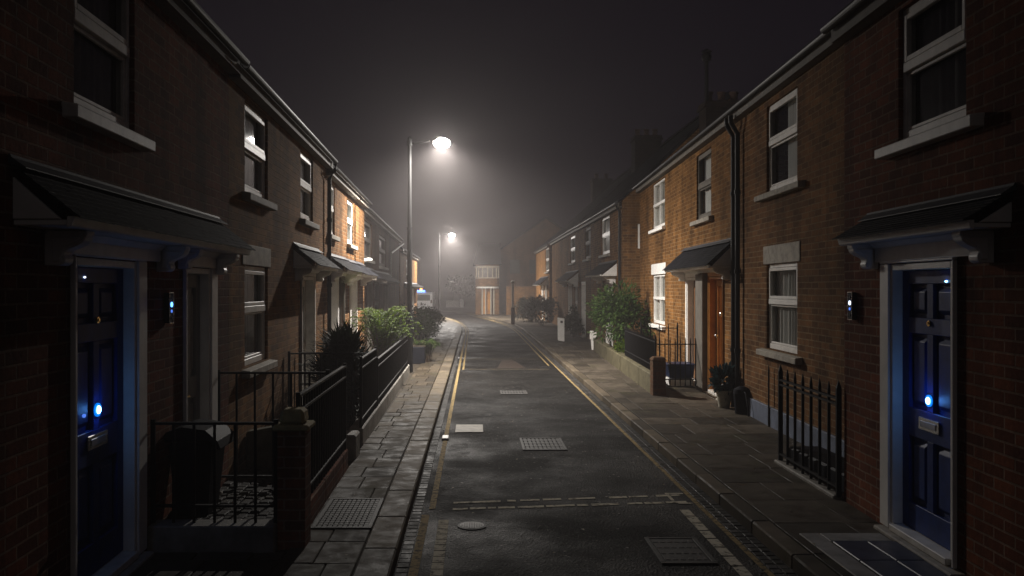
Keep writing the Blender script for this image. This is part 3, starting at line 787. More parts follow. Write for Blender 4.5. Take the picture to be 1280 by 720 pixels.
# far bay house and dark gable behind the bend
class FaceY:                                   # a front facing the camera: u runs along x
    side = 0
    def __init__(s, y): s.y = y
    def p(s, u, n, z): return (u, s.y - n, z)
    box = Face.box; prof = Face.prof
FE = FaceY(61.6)
bm_ = thing('bay_house', 'distant house at the bend with white rounded bay window and pale doorway columns', 'house', (.9, 61.6, 0), 'terraced brick houses along the street')
mb = MB(); FE.box(mb, .08, 1.75, -6, -.35, 0, 3.6); 
def bayring(r, z0, z1, cx=.92, cy=61.95, half=.83, seg=10, t=0):
    m_ = MB(); a = [(cx - half * math.cos(math.pi * i / seg), cy - r * math.sin(math.pi * i / seg)) for i in range(seg + 1)]
    m_.prism([(x, y, z0) for x, y in a], [(x, y, z1) for x, y in a]); return m_
w_ = mb.build('wall', M['brick_orange'], bm_)
bayring(.55, 2.62 - .6, 2.62).build('wall', M['brick_orange'], bm_)
mb = bayring(.60, 3.36, 3.5); b2 = bayring(.60, 2.62, 2.70); mb.add(b2.v, b2.f)
bw = mb.build('bay_window', M['softwhite'], bm_)
for i in range(7):
    t_ = math.pi * (i + .5) / 7; c = (.92 - .80 * math.cos(t_), 61.95 - .54 * math.sin(t_))
    MB().box(c[0] - .04, c[0] + .04, c[1] - .03, c[1] + .03, 2.70, 3.36).build('mullion', M['softwhite'], bw)
bayring(.46, 2.70, 3.36, half=.74).build('pane', simple('dusky_pane', (.22, .20, .19), .3, .4, 3), bw)
mb = bayring(.66, 1.93, 2.05, half=.80); mb.build('door_hood', M['white'], bm_)
dm_ = MB(); FE.box(dm_, .62, 1.1, -.34, -.30, .12, 1.9); dr = dm_.build('door', M['timber'], bm_)
for x in (.55, .78, 1.15, 1.36):
    FEb = MB(); FE.box(FEb, x - .04, x + .04, .0 - .34, .10 if x in (.78, 1.15) else -.1, .1, 1.93); FEb.build('column', M['softwhite'], bm_)
for x0_, x1_ in ((.10, .45), (1.42, 1.73)):
    m_ = MB(); FE.box(m_, x0_, x1_, -.35, -.05, 0, 1.93); m_.build('wall', M['brick_orange'], bm_)
mb = MB(); mb.prism([(-.1, 61.3, 3.62), (1.9, 61.3, 3.62), (1.9, 68, 3.62), (-.1, 68, 3.62)], [(.3, 64, 5.2), (1.9, 64, 5.2), (1.9, 66, 5.2), (.3, 66, 5.2)]); mb.build('roof', M['slate'], bm_)

gh = thing('gable_house', 'big unlit gabled house with steep roof beyond the end of the terrace', 'house', (5.2, 64, 0), 'terraced brick houses along the street')
mb = MB(); mb.prism([(1.78, 64, 0), (8.6, 64, 0), (8.6, 64, 4.6), (5.2, 64, 7.0), (1.78, 64, 4.6)], [(1.78, 74, 0), (8.6, 74, 0), (8.6, 74, 4.6), (5.2, 74, 7.0), (1.78, 74, 4.6)])
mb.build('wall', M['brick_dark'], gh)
mb = MB(); P2 = [(1.5, 4.42), (5.2, 7.02), (5.2, 7.16), (1.5, 4.56)]; P3 = [(8.9, 4.42), (5.201, 7.02), (5.201, 7.16), (8.9, 4.56)]
for q in (P2, P3): mb.prism([(x, 63.8, z) for x, z in q], [(x, 74.2, z) for x, z in q])
mb.build('roof', M['slate'], gh)
for x in (2.6, 4.0):
    m_ = MB().box(x, x + .7, 63.95, 63.996, 3.0, 4.0); wn = m_.build('window', M['dark_door'], gh)
tag(MB().box(2.2, 4.3, 60.5, 60.75, 0, 2.05).build('garden_wall', M['brick_orange'], bevel=.01), 'tall brick boundary wall in front of the unlit gabled house', 'wall')

# ---- left side
FL = Face(-1, 2.175, -.0236); FL5 = Face(-1, 2.30, -.0236)
op = [(5.04, 6.0, 3.0, 3.98), (5.0, 5.99, .17, 2.13), (7.08, 7.80, .17, 2.12)]
op2 = [(9.16, 10.3, 2.96, 3.92), (9.16, 10.3, 1.12, 2.19), (12.5, 13.6, 2.95, 3.92), (12.5, 13.6, .17, 2.12)]
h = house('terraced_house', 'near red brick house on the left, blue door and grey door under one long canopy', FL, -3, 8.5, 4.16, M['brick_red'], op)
window(h, FL, *op[0], split=.55, curtain='darkcurtain', fm='dullwhite', sm='dullwhite', sill=.16)
d = door(h, FL, *op[1], 'blue_door', fm='white', casing=(.02, .16), n=-.055)
blue_furniture(d, FL, 5.495, 1.19, 1.75, 1.0, second=(5.30, 1.18), glint=(5.31, 2.015, 1), n=-.055)
d = door(h, FL, *op[2], 'grey_door', fm='white', casing=(.03, .19), panels='four', n=-.06)
mb = MB(); k = FL.p(7.40, -.1, 1.04); mb.tube([k, (k[0] + .05, k[1], k[2])], .012); mb.tube([(k[0] + .05, k[1], k[2]), (k[0] + .052, k[1] - .13, k[2])], .013); mb.build('handle', M['brass'], d)
canopy(h, FL, 4.3, 8.12, 2.56, 2.31, .32, brackets=((4.72, .23, 2.07), (6.48, .22, 2.07), (6.98, .18, 2.10), (7.98, .22, 2.07)), frieze=((4.8, 6.4, 2.14), (7.06, 7.9, 2.13)))
keypad(h, FL, 6.64, 1.80, 1)
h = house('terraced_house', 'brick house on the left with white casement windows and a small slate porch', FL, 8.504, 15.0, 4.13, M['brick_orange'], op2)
window(h, FL, *op2[0], split=.52, curtain='blind', gap=(.0, .38), sm='concrete', sill=.12)
window(h, FL, *op2[1], split=.56, curtain='curtain', sm='stone', lintel=.22, sill=.14)
window(h, FL, *op2[2], split=.52, curtain='blind', gap=(.0, .5), sm='concrete')
door(h, FL, *op2[3], 'dullwhite', panels='glass', glazed=True, fm='dullwhite', casing=(.05, .06))
canopy(h, FL, 11.9, 14.1, 2.53, 2.27, .34, brackets=((12.1, .24, 2.05), (13.9, .24, 2.05)), frieze=((12.2, 13.8, 2.2),))
drainpipe(h, FL, [(14.9, .17, 4.05), (14.9, .17, 3.95), (14.9, .07, 3.8), (14.9, .07, .12)], clips=((14.9, .07, 3.1), (14.9, .07, 2.0), (14.9, .07, 1.0)))
op = [(15.2, 16.1, 2.9, 3.82), (18.0, 19.1, 2.87, 3.8), (15.35, 16.35, .17, 2.1), (18.4, 19.5, .17, 2.1), (16.75, 17.35, .17, 2.1)]
h = house('terraced_house', 'bright orange lit brick house on the left behind the leafy shrubs', FL, 15.004, 21.4, 4.02, M['brick_brown'], op)
window(h, FL, *op[0], split=.5, curtain='curtain', sm='stone'); window(h, FL, *op[1], split=.5, curtain='curtain', sm='stone')
door(h, FL, *op[2], 'white'); door(h, FL, *op[3], 'white'); door(h, FL, *op[4], 'timber', fm='cream', casing=(.03, .03), panels='plank')
canopy(h, FL, 15.1, 17.6, 2.52, 2.27, .36, brackets=((15.25, .26, 2.04), (17.4, .26, 2.04)), frieze=((15.3, 17.3, 2.2),), fm='white')
canopy(h, FL, 17.8, 20.9, 2.5, 2.24, .38, brackets=((18.0, .28, 2.0), (20.6, .28, 2.0)), frieze=((18.1, 20.5, 2.18),), fm='white')
op = [(22.6, 24.7, 2.72, 3.72), (27.2, 29.9, 2.65, 3.62), (23.5, 24.5, .17, 2.1), (29.2, 30.4, .17, 2.1), (25.6, 27.4, .9, 2.1)]
h = house('terraced_house', 'shade-darkened brick house on the left beyond the lamp post with white downpipe', FL5, 21.404, 37, 3.98, M['brick_dark'], op)
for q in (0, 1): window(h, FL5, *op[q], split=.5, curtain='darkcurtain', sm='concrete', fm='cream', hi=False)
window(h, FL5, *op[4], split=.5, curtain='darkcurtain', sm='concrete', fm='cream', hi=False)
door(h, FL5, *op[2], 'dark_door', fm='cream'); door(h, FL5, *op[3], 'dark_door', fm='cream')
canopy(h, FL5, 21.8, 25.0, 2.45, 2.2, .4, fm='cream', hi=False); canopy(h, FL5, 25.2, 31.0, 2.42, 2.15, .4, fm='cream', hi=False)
drainpipe(h, FL5, [(36.8, .2, 3.85), (36.8, .2, 3.8), (31.6, .06, 3.2), (31.6, .06, 2.2)], m='palepipe')
mb = MB(); FL5.box(mb, 21.7, 21.8, .003, .16, 2.62, 2.68); p_ = FL5.p(21.75, .2, 2.65); mb.ball(p_, .06, 10, 8, (1.6, 1, .8)); mb.build('security_camera', M['white'], h)
FL6 = Face(-1, 3.45, 0)
op = [(44.5, 46, 2.6, 3.4), (48.6, 49.6, .17, 2.0)]
h = house('terraced_house', 'distant house on the left showing one orange lit patch of brick by second lamp', FL6, 41, 53.0, 3.75, M['brick_orange'], op)
window(h, FL6, *op[0], curtain='darkcurtain', hi=False); door(h, FL6, *op[1], 'dark_door')
canopy(h, FL6, 43, 52.5, 2.2, 2.0, .45, fm='cream', hi=False)

# ------------------------------------------------------------------ street lamps
def street_lamp(label, x, y, h, armx, power, side, detail=True):
    t = thing('street_lamp', label, 'street lamp', (x, y, .1), 'tall street lamps along the left pavement')
    mb = MB().tube([(x, y, .1), (x, y, 1.25)], .075, 14); mb.tube([(x, y, 1.25), (x, y, 1.32)], [.075, .055], 14); mb.box(x - .035, x + .035, y - .082, y - .07, .5, 1.0)
    mb.build('base', M['polegrey'], t)
    mb = MB().tube([(x, y, 1.3), (x, y, h * .62)], [.055, .050], 12); mb.tube([(x, y, h * .62), (x, y, h * .62 + .05)], .057, 12); mb.tube([(x, y, h * .62 + .05), (x, y, h)], [.045, .038], 12)
    mb.lathe((x, y, h), [(.042, 0), (.042, .04), (.01, .07)], 12)
    mb.build('pole', M['polegrey'], t)
    za = h - .08
    mb = MB().tube([(x, y, za), (x + .2, y, za + .01), (armx - .12, y, za + .05)], .022, 10); mb.tube([(x, y, za - .06), (x, y, za + .06)], .058, 12)
    mb.build('arm', M['polegrey'], t)
    mb = MB(); c = (armx + .08, y, za + .06)
    mb.prism([(c[0] - .15, y - .05, c[2] - .01), (c[0] - .08, y - .09, c[2] - .02), (c[0] + .15, y - .09, c[2] - .02), (c[0] + .20, y - .04, c[2] - .01), (c[0] + .20, y + .04, c[2] - .01), (c[0] + .15, y + .09, c[2] - .02), (c[0] - .08, y + .09, c[2] - .02), (c[0] - .15, y + .05, c[2] - .01)],
             [(c[0] - .13, y - .03, c[2] + .05), (c[0] - .08, y - .06, c[2] + .075), (c[0] + .16, y - .06, c[2] + .065), (c[0] + .22, y - .03, c[2] + .04), (c[0] + .22, y + .03, c[2] + .04), (c[0] + .16, y + .06, c[2] + .065), (c[0] - .08, y + .06, c[2] + .075), (c[0] - .13, y + .03, c[2] + .05)])
    hd = mb.build('lamp_head', M['castiron'], t, bevel=.008)
    mb = MB().ball((c[0] + .06, y, c[2] - .055), .15, 20, 12, (1.2, .95, .8)); mb.build('lens', M['lampglow'], hd, smooth=True)
    def light(kind, e, z, **kw):
        L = bpy.data.lights.new('lamp_light', kind); L.energy = e; L.color = (1, .94, .87); L.shadow_soft_size = .012
        for k_, v in kw.items(): setattr(L, k_, v)
        o = bpy.data.objects.new('lamp_light', L); COL.objects.link(o); o.parent = hd
        o.location = Vector((c[0] + .06, y, z)) - Vector(t.location); return o
    light('SPOT', power, c[2] - .06, spot_size=R(166), spot_blend=.92)
    light('POINT', side, c[2] - .06)
    return t
street_lamp('tall grey lamp post beside the near railings, its white lamp glaring in the fog', -1.43, 19.4, 5.22, -.86, LAMP_P, LAMP_SIDE)
street_lamp('smaller looking distant lamp post with a glowing lamp halfway down the street', -2.1, 52.7, 5.2, -1.5, LAMP_P * 1.5, LAMP_SIDE * 4.2)
t = thing('street_lamp', 'faint thin far lamp post beyond the bend, barely visible in fog', 'street lamp', (-2.15, 91, .1), 'tall street lamps along the left pavement')
MB().tube([(-2.15, 91, .1), (-2.15, 91, 2.6)], .05, 8).build('pole', M['steel'], t)
MB().box(-2.55, -2.1, 90.9, 91.1, 2.58, 2.68).build('lamp_head', M['farlamp'], t, bevel=.02)

# ------------------------------------------------------------------ railings
def railing(label, a, b_, zb, zt, step=.115, top_over=.0, group='black iron railings of the front gardens', spear=True, r=.011, rails=None, posts=True, name='railing', cat='railing'):
    a = Vector((*a, 0)); b_ = Vector((*b_, 0)); L = (b_ - a).length; d = (b_ - a) / L
    t = thing(name, label, cat, (a.x, a.y, zb), group)
    for i, z in enumerate(rails or (zt, zb + .12)):
        p = d.cross(Vector((0, 0, 1))) * .018
        mb = MB().hexa([(*(a - p).xy, z - .008), (*(a + p).xy, z - .008), (*(b_ + p).xy, z - .008), (*(b_ - p).xy, z - .008), (*(a - p).xy, z + .010), (*(a + p).xy, z + .010), (*(b_ + p).xy, z + .010), (*(b_ - p).xy, z + .010)])
        mb.build('rail', M['iron'], t)
    n = max(2, int(L / step))
    for i in range(n + 1):
        p = a + d * (L * i / n); end = i in (0, n) and posts
        rr = r * 1.7 if end else r
        zz = zt + (top_over + (.03 if end else 0))
        pts = [(p.x, p.y, zb), (p.x, p.y, zz)]; rad = [rr, rr]
        if spear and top_over: pts += [(p.x, p.y, zz + .07)]; rad += [.003]
        MB().tube(pts, rad, 6).build('post' if end else 'bar', M['iron'], t)
    return t
def RX(y): return -1.237 - .01 * y
railing('long black railing just behind the brick pillar, along the left pavement', (RX(6.5), 6.5), (RX(9.0), 9.0), .3, 1.15, rails=(1.15, 1.04, .4))
railing('short black railing between the spiky dark shrub and left pavement', (RX(10.4), 10.4), (RX(12.1), 12.1), .3, 1.11, rails=(1.11, 1.0, .4))
railing('black railing beside the lamp post in front of the bright green fern bush', (RX(12.3), 12.3), (RX(18.6), 18.6), .3, .95, step=.13, rails=(.95, .85, .4))
railing('low black railing between house wall and brick pillar beside wheelie bin', (-2.30, 6.3), (-1.42, 6.3), .27, .98, step=.135)
railing('high black railing crossing the left yard beside the pale grey door', (-2.35, 8.08), (RX(8.08) - .03, 8.08), .1, 1.17, step=.15)
railing('black railing across the left garden before the glazed white door', (-2.40, 11.4), (RX(11.4) - .03, 11.4), .1, 1.1, step=.17)
# ornate white-backed gate
t = thing('garden_gate', 'black wrought iron gate with curled scrolls before the glazed white door', 'gate', (-2.1, 12.2, .1))
mb = MB()
for x in (-2.42, -1.98): mb.tube([(x, 12.2, .1), (x, 12.2, 1.08)], .014, 8)
for z in (.2, .62, 1.05): mb.tube([(-2.42, 12.2, z), (-1.98, 12.2, z)], .011, 8)
mb.build('frame', M['iron'], t)
mb = MB()
for cx, cz, rr, s in ((-2.30, .85, .09, 1), (-2.10, .85, .09, -1), (-2.30, .4, .1, 1), (-2.10, .4, .1, -1)):
    mb.tube([(cx + s * rr * (1 - i / 22) * math.cos(i * .5), 12.2, cz + 1.4 * rr * (1 - i / 22) * math.sin(i * .5)) for i in range(20)], .007, 6)
mb.build('scrollwork', M['iron'], t)

t = thing('brick_pillar', 'square brick gate pillar with yellow stone cap at corner of left railings', 'pillar', (-1.31, 6.37, .1))
MB().box(-1.405, -1.205, 6.27, 6.48, .08, .93).build('shaft', M['brick_red'], t, bevel=.004)
MB().box(-1.435, -1.175, 6.24, 6.51, .932, .975).build('cap', M['cap_stone'], t, bevel=.012)
MB().prism([(-1.40, 6.275, .977), (-1.21, 6.275, .977), (-1.21, 6.475, .977), (-1.40, 6.475, .977)], [(-1.385, 6.29, 1.08), (-1.225, 6.29, 1.08), (-1.225, 6.46, 1.08), (-1.385, 6.46, 1.08)]).build('finial', M['cap_stone'], t, bevel=.02)
tag(MB().box(-2.31, -1.41, 6.2, 6.4, .05, .27).build('kerb_wall', M['concrete'], bevel=.01), 'low concrete kerb under the short railing left of the brick pillar', 'low wall')
def plinth(y0, y1, x0f, hgt, wd=.2):
    mb = MB(); y = y0
    while y < y1:
        l = min(1.1, y1 - y)
        mb.hexa([(x0f(y) - wd, y + .003, .05), (x0f(y) + .03, y + .003, .05), (x0f(y + l) + .03, y + l - .003, .05), (x0f(y + l) - wd, y + l - .003, .05),
                 (x0f(y) - wd, y + .003, hgt), (x0f(y) + .03, y + .003, hgt), (x0f(y + l) + .03, y + l - .003, hgt), (x0f(y + l) - wd, y + l - .003, hgt)]); y += l
    return mb
tag(plinth(6.5, 9.05, RX, .3, .12).build('kerb_wall', M['brick_red'], bevel=.01), 'low brick wall carrying the railing right behind the brick pillar', 'low wall')
tag(plinth(10.35, 19.0, RX, .3, .14).build('kerb_wall', M['concrete'], bevel=.012), 'long low stone wall under the railings running up to the lamp post', 'low wall')
tag(MB().box(-1.46, -1.28, 9.5, 9.85, .05, .36).build('stone_block', M['concrete'], bevel=.02), 'dark stone block in the gap between the two left railings', 'stone block')
setts(MB(), -2.36, -1.42, 6.42, 9.0, .085, .10, .11, .012).build('yard_setts', M['sett'], kind='structure')
tag(MB().prism([(-2.38, 9.15, .05), (-1.44, 9.15, .05), (-1.44, 9.15, .62), (-2.38, 9.15, .45)], [(-2.38, 9.35, .05), (-1.44, 9.35, .05), (-1.44, 9.35, .62), (-2.38, 9.35, .45)]).build('garden_wall', M['moss_stone'], bevel=.02), 'low mossy yellowish wall at the back of cobbled yard', 'low wall')
# wheelie bin
t = thing('wheelie_bin', 'black wheelie bin with a sloping lid against the left wall', 'bin', (-2.13, 6.85, .11))
mb = MB().prism([(-2.27, 6.68, .2), (-2.03, 6.68, .2), (-2.03, 6.98, .2), (-2.27, 6.98, .2)], [(-2.31, 6.62, .78), (-1.98, 6.62, .78), (-1.98, 7.04, .78), (-2.31, 7.04, .78)])
mb.build('body', M['plastic'], t, bevel=.02)
mb = MB(); pr = [(-2.34, .80), (-2.33, .86), (-2.2, .905), (-2.02, .88), (-1.93, .80), (-1.90, .73), (-1.94, .74), (-1.98, .79)]
mb.prism([(x, 6.59, z) for x, z in pr], [(x, 7.07, z) for x, z in pr]); mb.build('lid', M['plastic'], t, bevel=.015)
mb = MB().tube([(-2.345, 6.65, .87), (-2.36, 6.7, .89), (-2.36, 6.98, .89), (-2.345, 7.02, .87)], .014); mb.build('handle', M['plastic'], t)
for y in (6.7, 6.96): MB().tube([(-2.25, y - .02, .19), (-2.25, y + .02, .19)], .085, 16).build('wheel', M['rubber'], t)
t = thing('plant_pot', 'squat black plant pot on the cobbles beside the brick pillar', 'plant pot', (-1.52, 7.1, .115))
MB().lathe((-1.52, 7.1, .115), [(.07, 0), (.10, .16), (.115, .18), (.115, .22), (.095, .22), (.09, .16)], 18).build('pot', M['plastic'], t)
MB().lathe((-1.52, 7.1, .28), [(.085, 0), (.07, .02)], 14).build('earth', M['soil'], t)

# right side ironwork and walls
def RW(y): return 2.45 + .041 * y
railing('black spiked railing beside the near right house corner', (3.235, 9.3), (3.195, 7.72), .12, .98, step=.225, top_over=.06, r=.015, rails=(.98, .93, .2))
tag(MB().box(3.28, 3.62, 7.75, 9.2, .06, .30).build('pit_shade_box', M['plastic'], bevel=.02), 'low black box in place of the shaded pit behind the spiked railing on the right', 'dark box')  # black box added in place of a dark shaded pit
tag(MB().hexa([(3.15, 7.72, .05), (3.3, 7.72, .05), (3.33, 9.35, .05), (3.18, 9.35, .05), (3.15, 7.72, .13), (3.3, 7.72, .13), (3.33, 9.35, .13), (3.18, 9.35, .13)]).build('kerb_wall', M['concrete'], bevel=.01), 'stone kerb under the spiked railing on the right', 'low wall')
mb = MB(); 
mb.tube([(3.93, 11.75, .1), (3.93, 11.75, .85), (3.93, 11.75, .93)], [.012, .012, .002], 6)
tag(mb.build('iron_stake', M['iron']), 'lone thin black stake by the blue grey plinth', 'stake')
mb = MB()
for y0, y1 in ((15.4, 19.65), (19.72, 26.0)):
    y = y0
    while y < y1 - .01:
        l = min(1.4, y1 - y); a, b_ = y + .003, y + l - .003
        mb.hexa([(RW(a), a, .05), (RW(a) + .2, a, .05), (RW(b_) + .2, b_, .05), (RW(b_), b_, .05), (RW(a), a, .45), (RW(a) + .2, a, .45), (RW(b_) + .2, b_, .45), (RW(b_), b_, .45)]); y += l
tag(mb.build('garden_wall', M['moss_stone'], bevel=.02), 'low mossy stone garden wall along the right pavement below bush', 'low wall')
railing('black railing on the mossy garden wall on the right', (RW(15.45) + .1, 15.45), (RW(19.5) + .1, 19.5), .45, 1.0, step=.13, top_over=.03)
railing('inner black railing in the right garden between doors and window', (3.45, 18.2), (4.2, 18.2), .1, 1.12, step=.15, top_over=.03)
railing('black spiked side gate between dark pier and the orange house', (3.30, 16.1), (4.14, 16.1), .16, .92, step=.085, top_over=.05, name='garden_gate', cat='gate', group=None)
t = thing('gate_pier', 'short dark brick pier at the end of the mossy wall', 'pillar', (3.18, 15.25, .1))
MB().box(3.07, 3.29, 15.12, 15.38, .05, .70).build('shaft', M['brick_dark'], t, bevel=.01)
MB().prism([(3.05, 15.1, .702), (3.31, 15.1, .702), (3.31, 15.4, .702), (3.05, 15.4, .702)], [(3.09, 15.16, .76), (3.27, 15.16, .76), (3.27, 15.34, .76), (3.09, 15.34, .76)]).build('cap', M['brick_dark'], t, bevel=.01)
t = thing('recycling_box', 'dark blue plastic box stacked on a white tub behind gate', 'box', (3.98, 16.7, .1))
mb = MB().prism([(3.68, 16.5, .25), (4.1, 16.5, .25), (4.1, 16.9, .25), (3.68, 16.9, .25)], [(3.62, 16.45, .50), (4.13, 16.45, .50), (4.13, 16.95, .50), (3.62, 16.95, .50)]); mb.build('tub', M['bluebox'], t, bevel=.02)
MB().box(3.60, 4.14, 16.43, 16.97, .502, .53).build('lid', M['bluebox'], t, bevel=.01)
MB().prism([(3.66, 16.5, .1), (4.1, 16.5, .1), (4.1, 16.9, .1), (3.66, 16.9, .1)], [(3.63, 16.47, .245), (4.11, 16.47, .245), (4.11, 16.93, .245), (3.63, 16.93, .245)]).build('lower_tub', M['white'], t, bevel=.015)

# tiles before the right door
tl = MB()
for i in range(3):
    for j in range(2):
        x0, y0 = 2.60 + j * .25, 5.05 + i * .45; tl.box(x0 + .004, x0 + .246, y0 + .004, y0 + .446, .05, .109 + random.uniform(0, .002))
tl.build('door_paving', M['tile'], kind='structure', bevel=.005)
MB().box(2.44, 2.59, 5.05, 6.62, .05, .108).build('door_paving', M['concrete'], kind='structure', bevel=.006)
MB().box(2.595, 3.05, 6.41, 6.62, .05, .108).build('door_paving', M['concrete'], kind='structure', bevel=.006)

# ------------------------------------------------------------------ planting
def leafq(mb, c, d, up, l, wd):
    d = d.normalized(); s = d.cross(up)
    if s.length < .05: s = d.cross(Vector((1, 0, 0)))
    s.normalize(); nrm = s.cross(d)
    m1 = c + d * l * .45
    mb.add([c, m1 + s * wd + nrm * wd * .25, c + d * l - nrm * l * .12, m1 - s * wd + nrm * wd * .25, m1], [(0, 4, 1), (1, 4, 2), (2, 4, 3), (3, 4, 0)])
def rv(): return Vector((random.gauss(0, 1), random.gauss(0, 1), random.gauss(0, 1))).normalized()
def leafy(name, label, cat, c, rad, n, l, wd, m, clumps=14, zb=.1, group=None, out=1.0, droop=0, stems=8, seed=1):
    random.seed(seed)
    t = thing(name, label, cat, (c[0], c[1], zb), group)
    cs = []
    for i in range(clumps):
        v = rv() * random.uniform(.45, .95); v.z = abs(v.z) * 1.1 - .35 if v.z < -.4 else v.z
        cs.append((Vector((c[0] + v.x * rad[0], c[1] + v.y * rad[1], c[2] + v.z * rad[2])), random.uniform(.22, .45)))
    mb = MB(); C = Vector(c)
    for i in range(n):
        cc, cr = random.choice(cs)
        v = rv() * cr * random.uniform(.3, 1.05)
        p = cc + Vector((v.x * rad[0], v.y * rad[1], v.z * rad[2])) * 1.0
        if p.z < zb + .03: p.z = zb + random.uniform(.03, .25)
        d = (v.normalized() * .6 + (p - C).normalized() * .6 * out + rv() * .7 + Vector((0, 0, -droop)))
        k = random.uniform(.6, 1.25)
        leafq(mb, p, d, (rv() + Vector((0, 0, 1.2))).normalized(), l * k, wd * k)
    mb.build('foliage', M[m], t, recalc=False)
    mb = MB()
    for i in range(stems):
        cc = cs[i % len(cs)][0]; b0 = Vector((c[0] + random.uniform(-.08, .08), c[1] + random.uniform(-.08, .08), zb))
        mid = (b0 + cc) / 2 + Vector((0, 0, .08)) + rv() * .05
        mb.tube([b0, mid, cc], [.016, .011, .004], 5)
    mb.build('stem', M['bark'], t)
    return t
def fern(name, label, cat, c, h, spread, nf, m, zb=.1, seed=1, leafl=.12, group=None, wd=.022):
    random.seed(seed)
    t = thing(name, label, cat, (c[0], c[1], zb), group)
    mb = MB(); st = MB()
    for i in range(nf):
        az = random.uniform(0, 6.283); L = random.uniform(.7, 1.1); sp = spread * random.uniform(.5, 1.1); hh = h * random.uniform(.65, 1.05)
        base = Vector((c[0] + random.uniform(-.15, .15), c[1] + random.uniform(-.2, .2), zb)); dirv = Vector((math.cos(az), math.sin(az), 0)); pts = []
        for j in range(11):
            s = j / 10; pts.append(base + dirv * sp * (s ** 1.6) + Vector((0, 0, hh * (math.sin(s * 1.9) / math.sin(1.9 * .83) * .98 if s < .9 else 1.0 - (s - .9) * 1.6))) )
        st.tube(pts, [.007 * (1 - .08 * j) for j in range(11)], 4)
        for j in range(3, 11):
            for q in range(3):
                p = pts[j - 1].lerp(pts[j], q / 3); tg = (pts[j] - pts[j - 1]).normalized(); s = tg.cross(Vector((0, 0, 1)))
                if s.length < .05: s = Vector((dirv.y, -dirv.x, 0))
                s.normalize(); k = math.sin(min(1, (j - 2 + q / 3) / 8.6) * 2.6) * random.uniform(.75, 1.15) + .15
                for sg in (1, -1): leafq(mb, p, s * sg + tg * .7 + rv() * .25, (Vector((0, 0, 1)) + rv() * .4), leafl * k, wd)
    mb.build('foliage', M[m], t, recalc=False); st.build('stem', M['bark'], t)
    return t
def spiky(name, label, cat, c, h, spread, n, m, zb=.1, seed=1):
    random.seed(seed); t = thing(name, label, cat, (c[0], c[1], zb)); mb = MB(); st = MB()
    for k in range(11):
        o = Vector((c[0] + random.uniform(-spread, spread) * .6, c[1] + random.uniform(-spread, spread), zb)); top = o + Vector((random.uniform(-.1, .1), random.uniform(-.1, .1), h * random.uniform(.45, .8)))
        st.tube([o, top], [.03, .02], 6)
        for i in range(n):
            s = random.uniform(.1, 1); p = o.lerp(top, s); az = random.uniform(0, 6.283); el = random.uniform(-.1, 1.35) * s
            d = Vector((math.cos(az) * math.cos(el), math.sin(az) * math.cos(el), math.sin(el)))
            d.x = d.x if p.x + d.x * .42 < -1.40 else -abs(d.x)
            if p.x > -1.40: continue
            leafq(mb, p, d, Vector((0, 0, 1)) + rv() * .2, random.uniform(.24, .44), .022)
    mb.build('foliage', M[m], t, recalc=False); st.build('stem', M['bark'], t); return t
spiky('shrub', 'dark spiky leaved shrub behind the left railings', 'shrub', (-1.76, 12.0, .1), 1.5, .42, 330, 'leaf_dark', seed=3)
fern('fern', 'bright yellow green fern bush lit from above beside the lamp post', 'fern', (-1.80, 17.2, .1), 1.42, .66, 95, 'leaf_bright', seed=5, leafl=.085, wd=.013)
leafy('shrub', 'low dark bush between the spiky shrub and the bright fern', 'shrub', (-1.72, 14.2, .55), (.30, .9, .45), 1500, .07, .02, 'leaf_dark', seed=6)
fern('fern', 'small green fern spilling over the pavement beyond the lamp post', 'fern', (-1.22, 22.1, .3), .55, .45, 45, 'leaf_mid', seed=8, leafl=.06, wd=.010)
t = thing('planter', 'dark square planter at the foot of the lamp post', 'planter', (-1.42, 21.9, .1))
MB().prism([(-1.62, 21.6, .08), (-1.22, 21.6, .08), (-1.22, 22.3, .08), (-1.62, 22.3, .08)], [(-1.62, 21.6, .5), (-1.22, 21.6, .5), (-1.22, 22.3, .5), (-1.62, 22.3, .5)]).build('box', M['plastic'], t, bevel=.015)
MB().box(-1.63, -1.21, 21.64, 22.26, .49, .515).build('earth', M['soil'], t)
for i, (x, y, r, lb) in enumerate(((-1.78, 26.5, .62, 'big dark rounded hedge shrub beyond the lamp post, nearest of the dark mass'), (-1.95, 29.5, .68, 'dark hedge shrub in the middle of the mass beyond the lamp post'), (-1.75, 32.5, .6, 'dark hedge shrub at the far end of the mass by the kerb'))):
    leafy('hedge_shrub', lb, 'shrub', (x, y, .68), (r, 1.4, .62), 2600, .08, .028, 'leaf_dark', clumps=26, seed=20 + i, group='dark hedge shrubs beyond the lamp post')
leafy('shrub', 'large bushy evergreen spilling over the mossy wall on the right', 'shrub', (3.62, 22.2, 1.12), (.72, 1.1, .92), 5200, .13, .024, 'leaf_mid', clumps=34, seed=31, zb=.1, droop=.1)
leafy('shrub', 'low bright green plants at the foot of the large bush behind wall', 'shrub', (3.50, 20.6, .52), (.16, .75, .26), 900, .10, .03, 'leaf_bright', clumps=14, seed=32)
leafy('shrub', 'dark leafy shrub by the far white porch on the right', 'shrub', (3.35, 43.5, .85), (.8, 1.6, .85), 2200, .12, .04, 'leaf_dark', clumps=22, seed=33)
leafy('shrub', 'dark rounded bush in front of the far orange lit house', 'shrub', (3.1, 48.5, .75), (.8, 1.6, .75), 2000, .12, .04, 'leaf_dark', clumps=22, seed=34)
leafy('shrub', 'dim hedge in front of the dark house behind the white sign', 'shrub', (3.75, 33.2, .6), (.3, 2.2, .55), 1800, .10, .035, 'leaf_dark', clumps=22, seed=35)
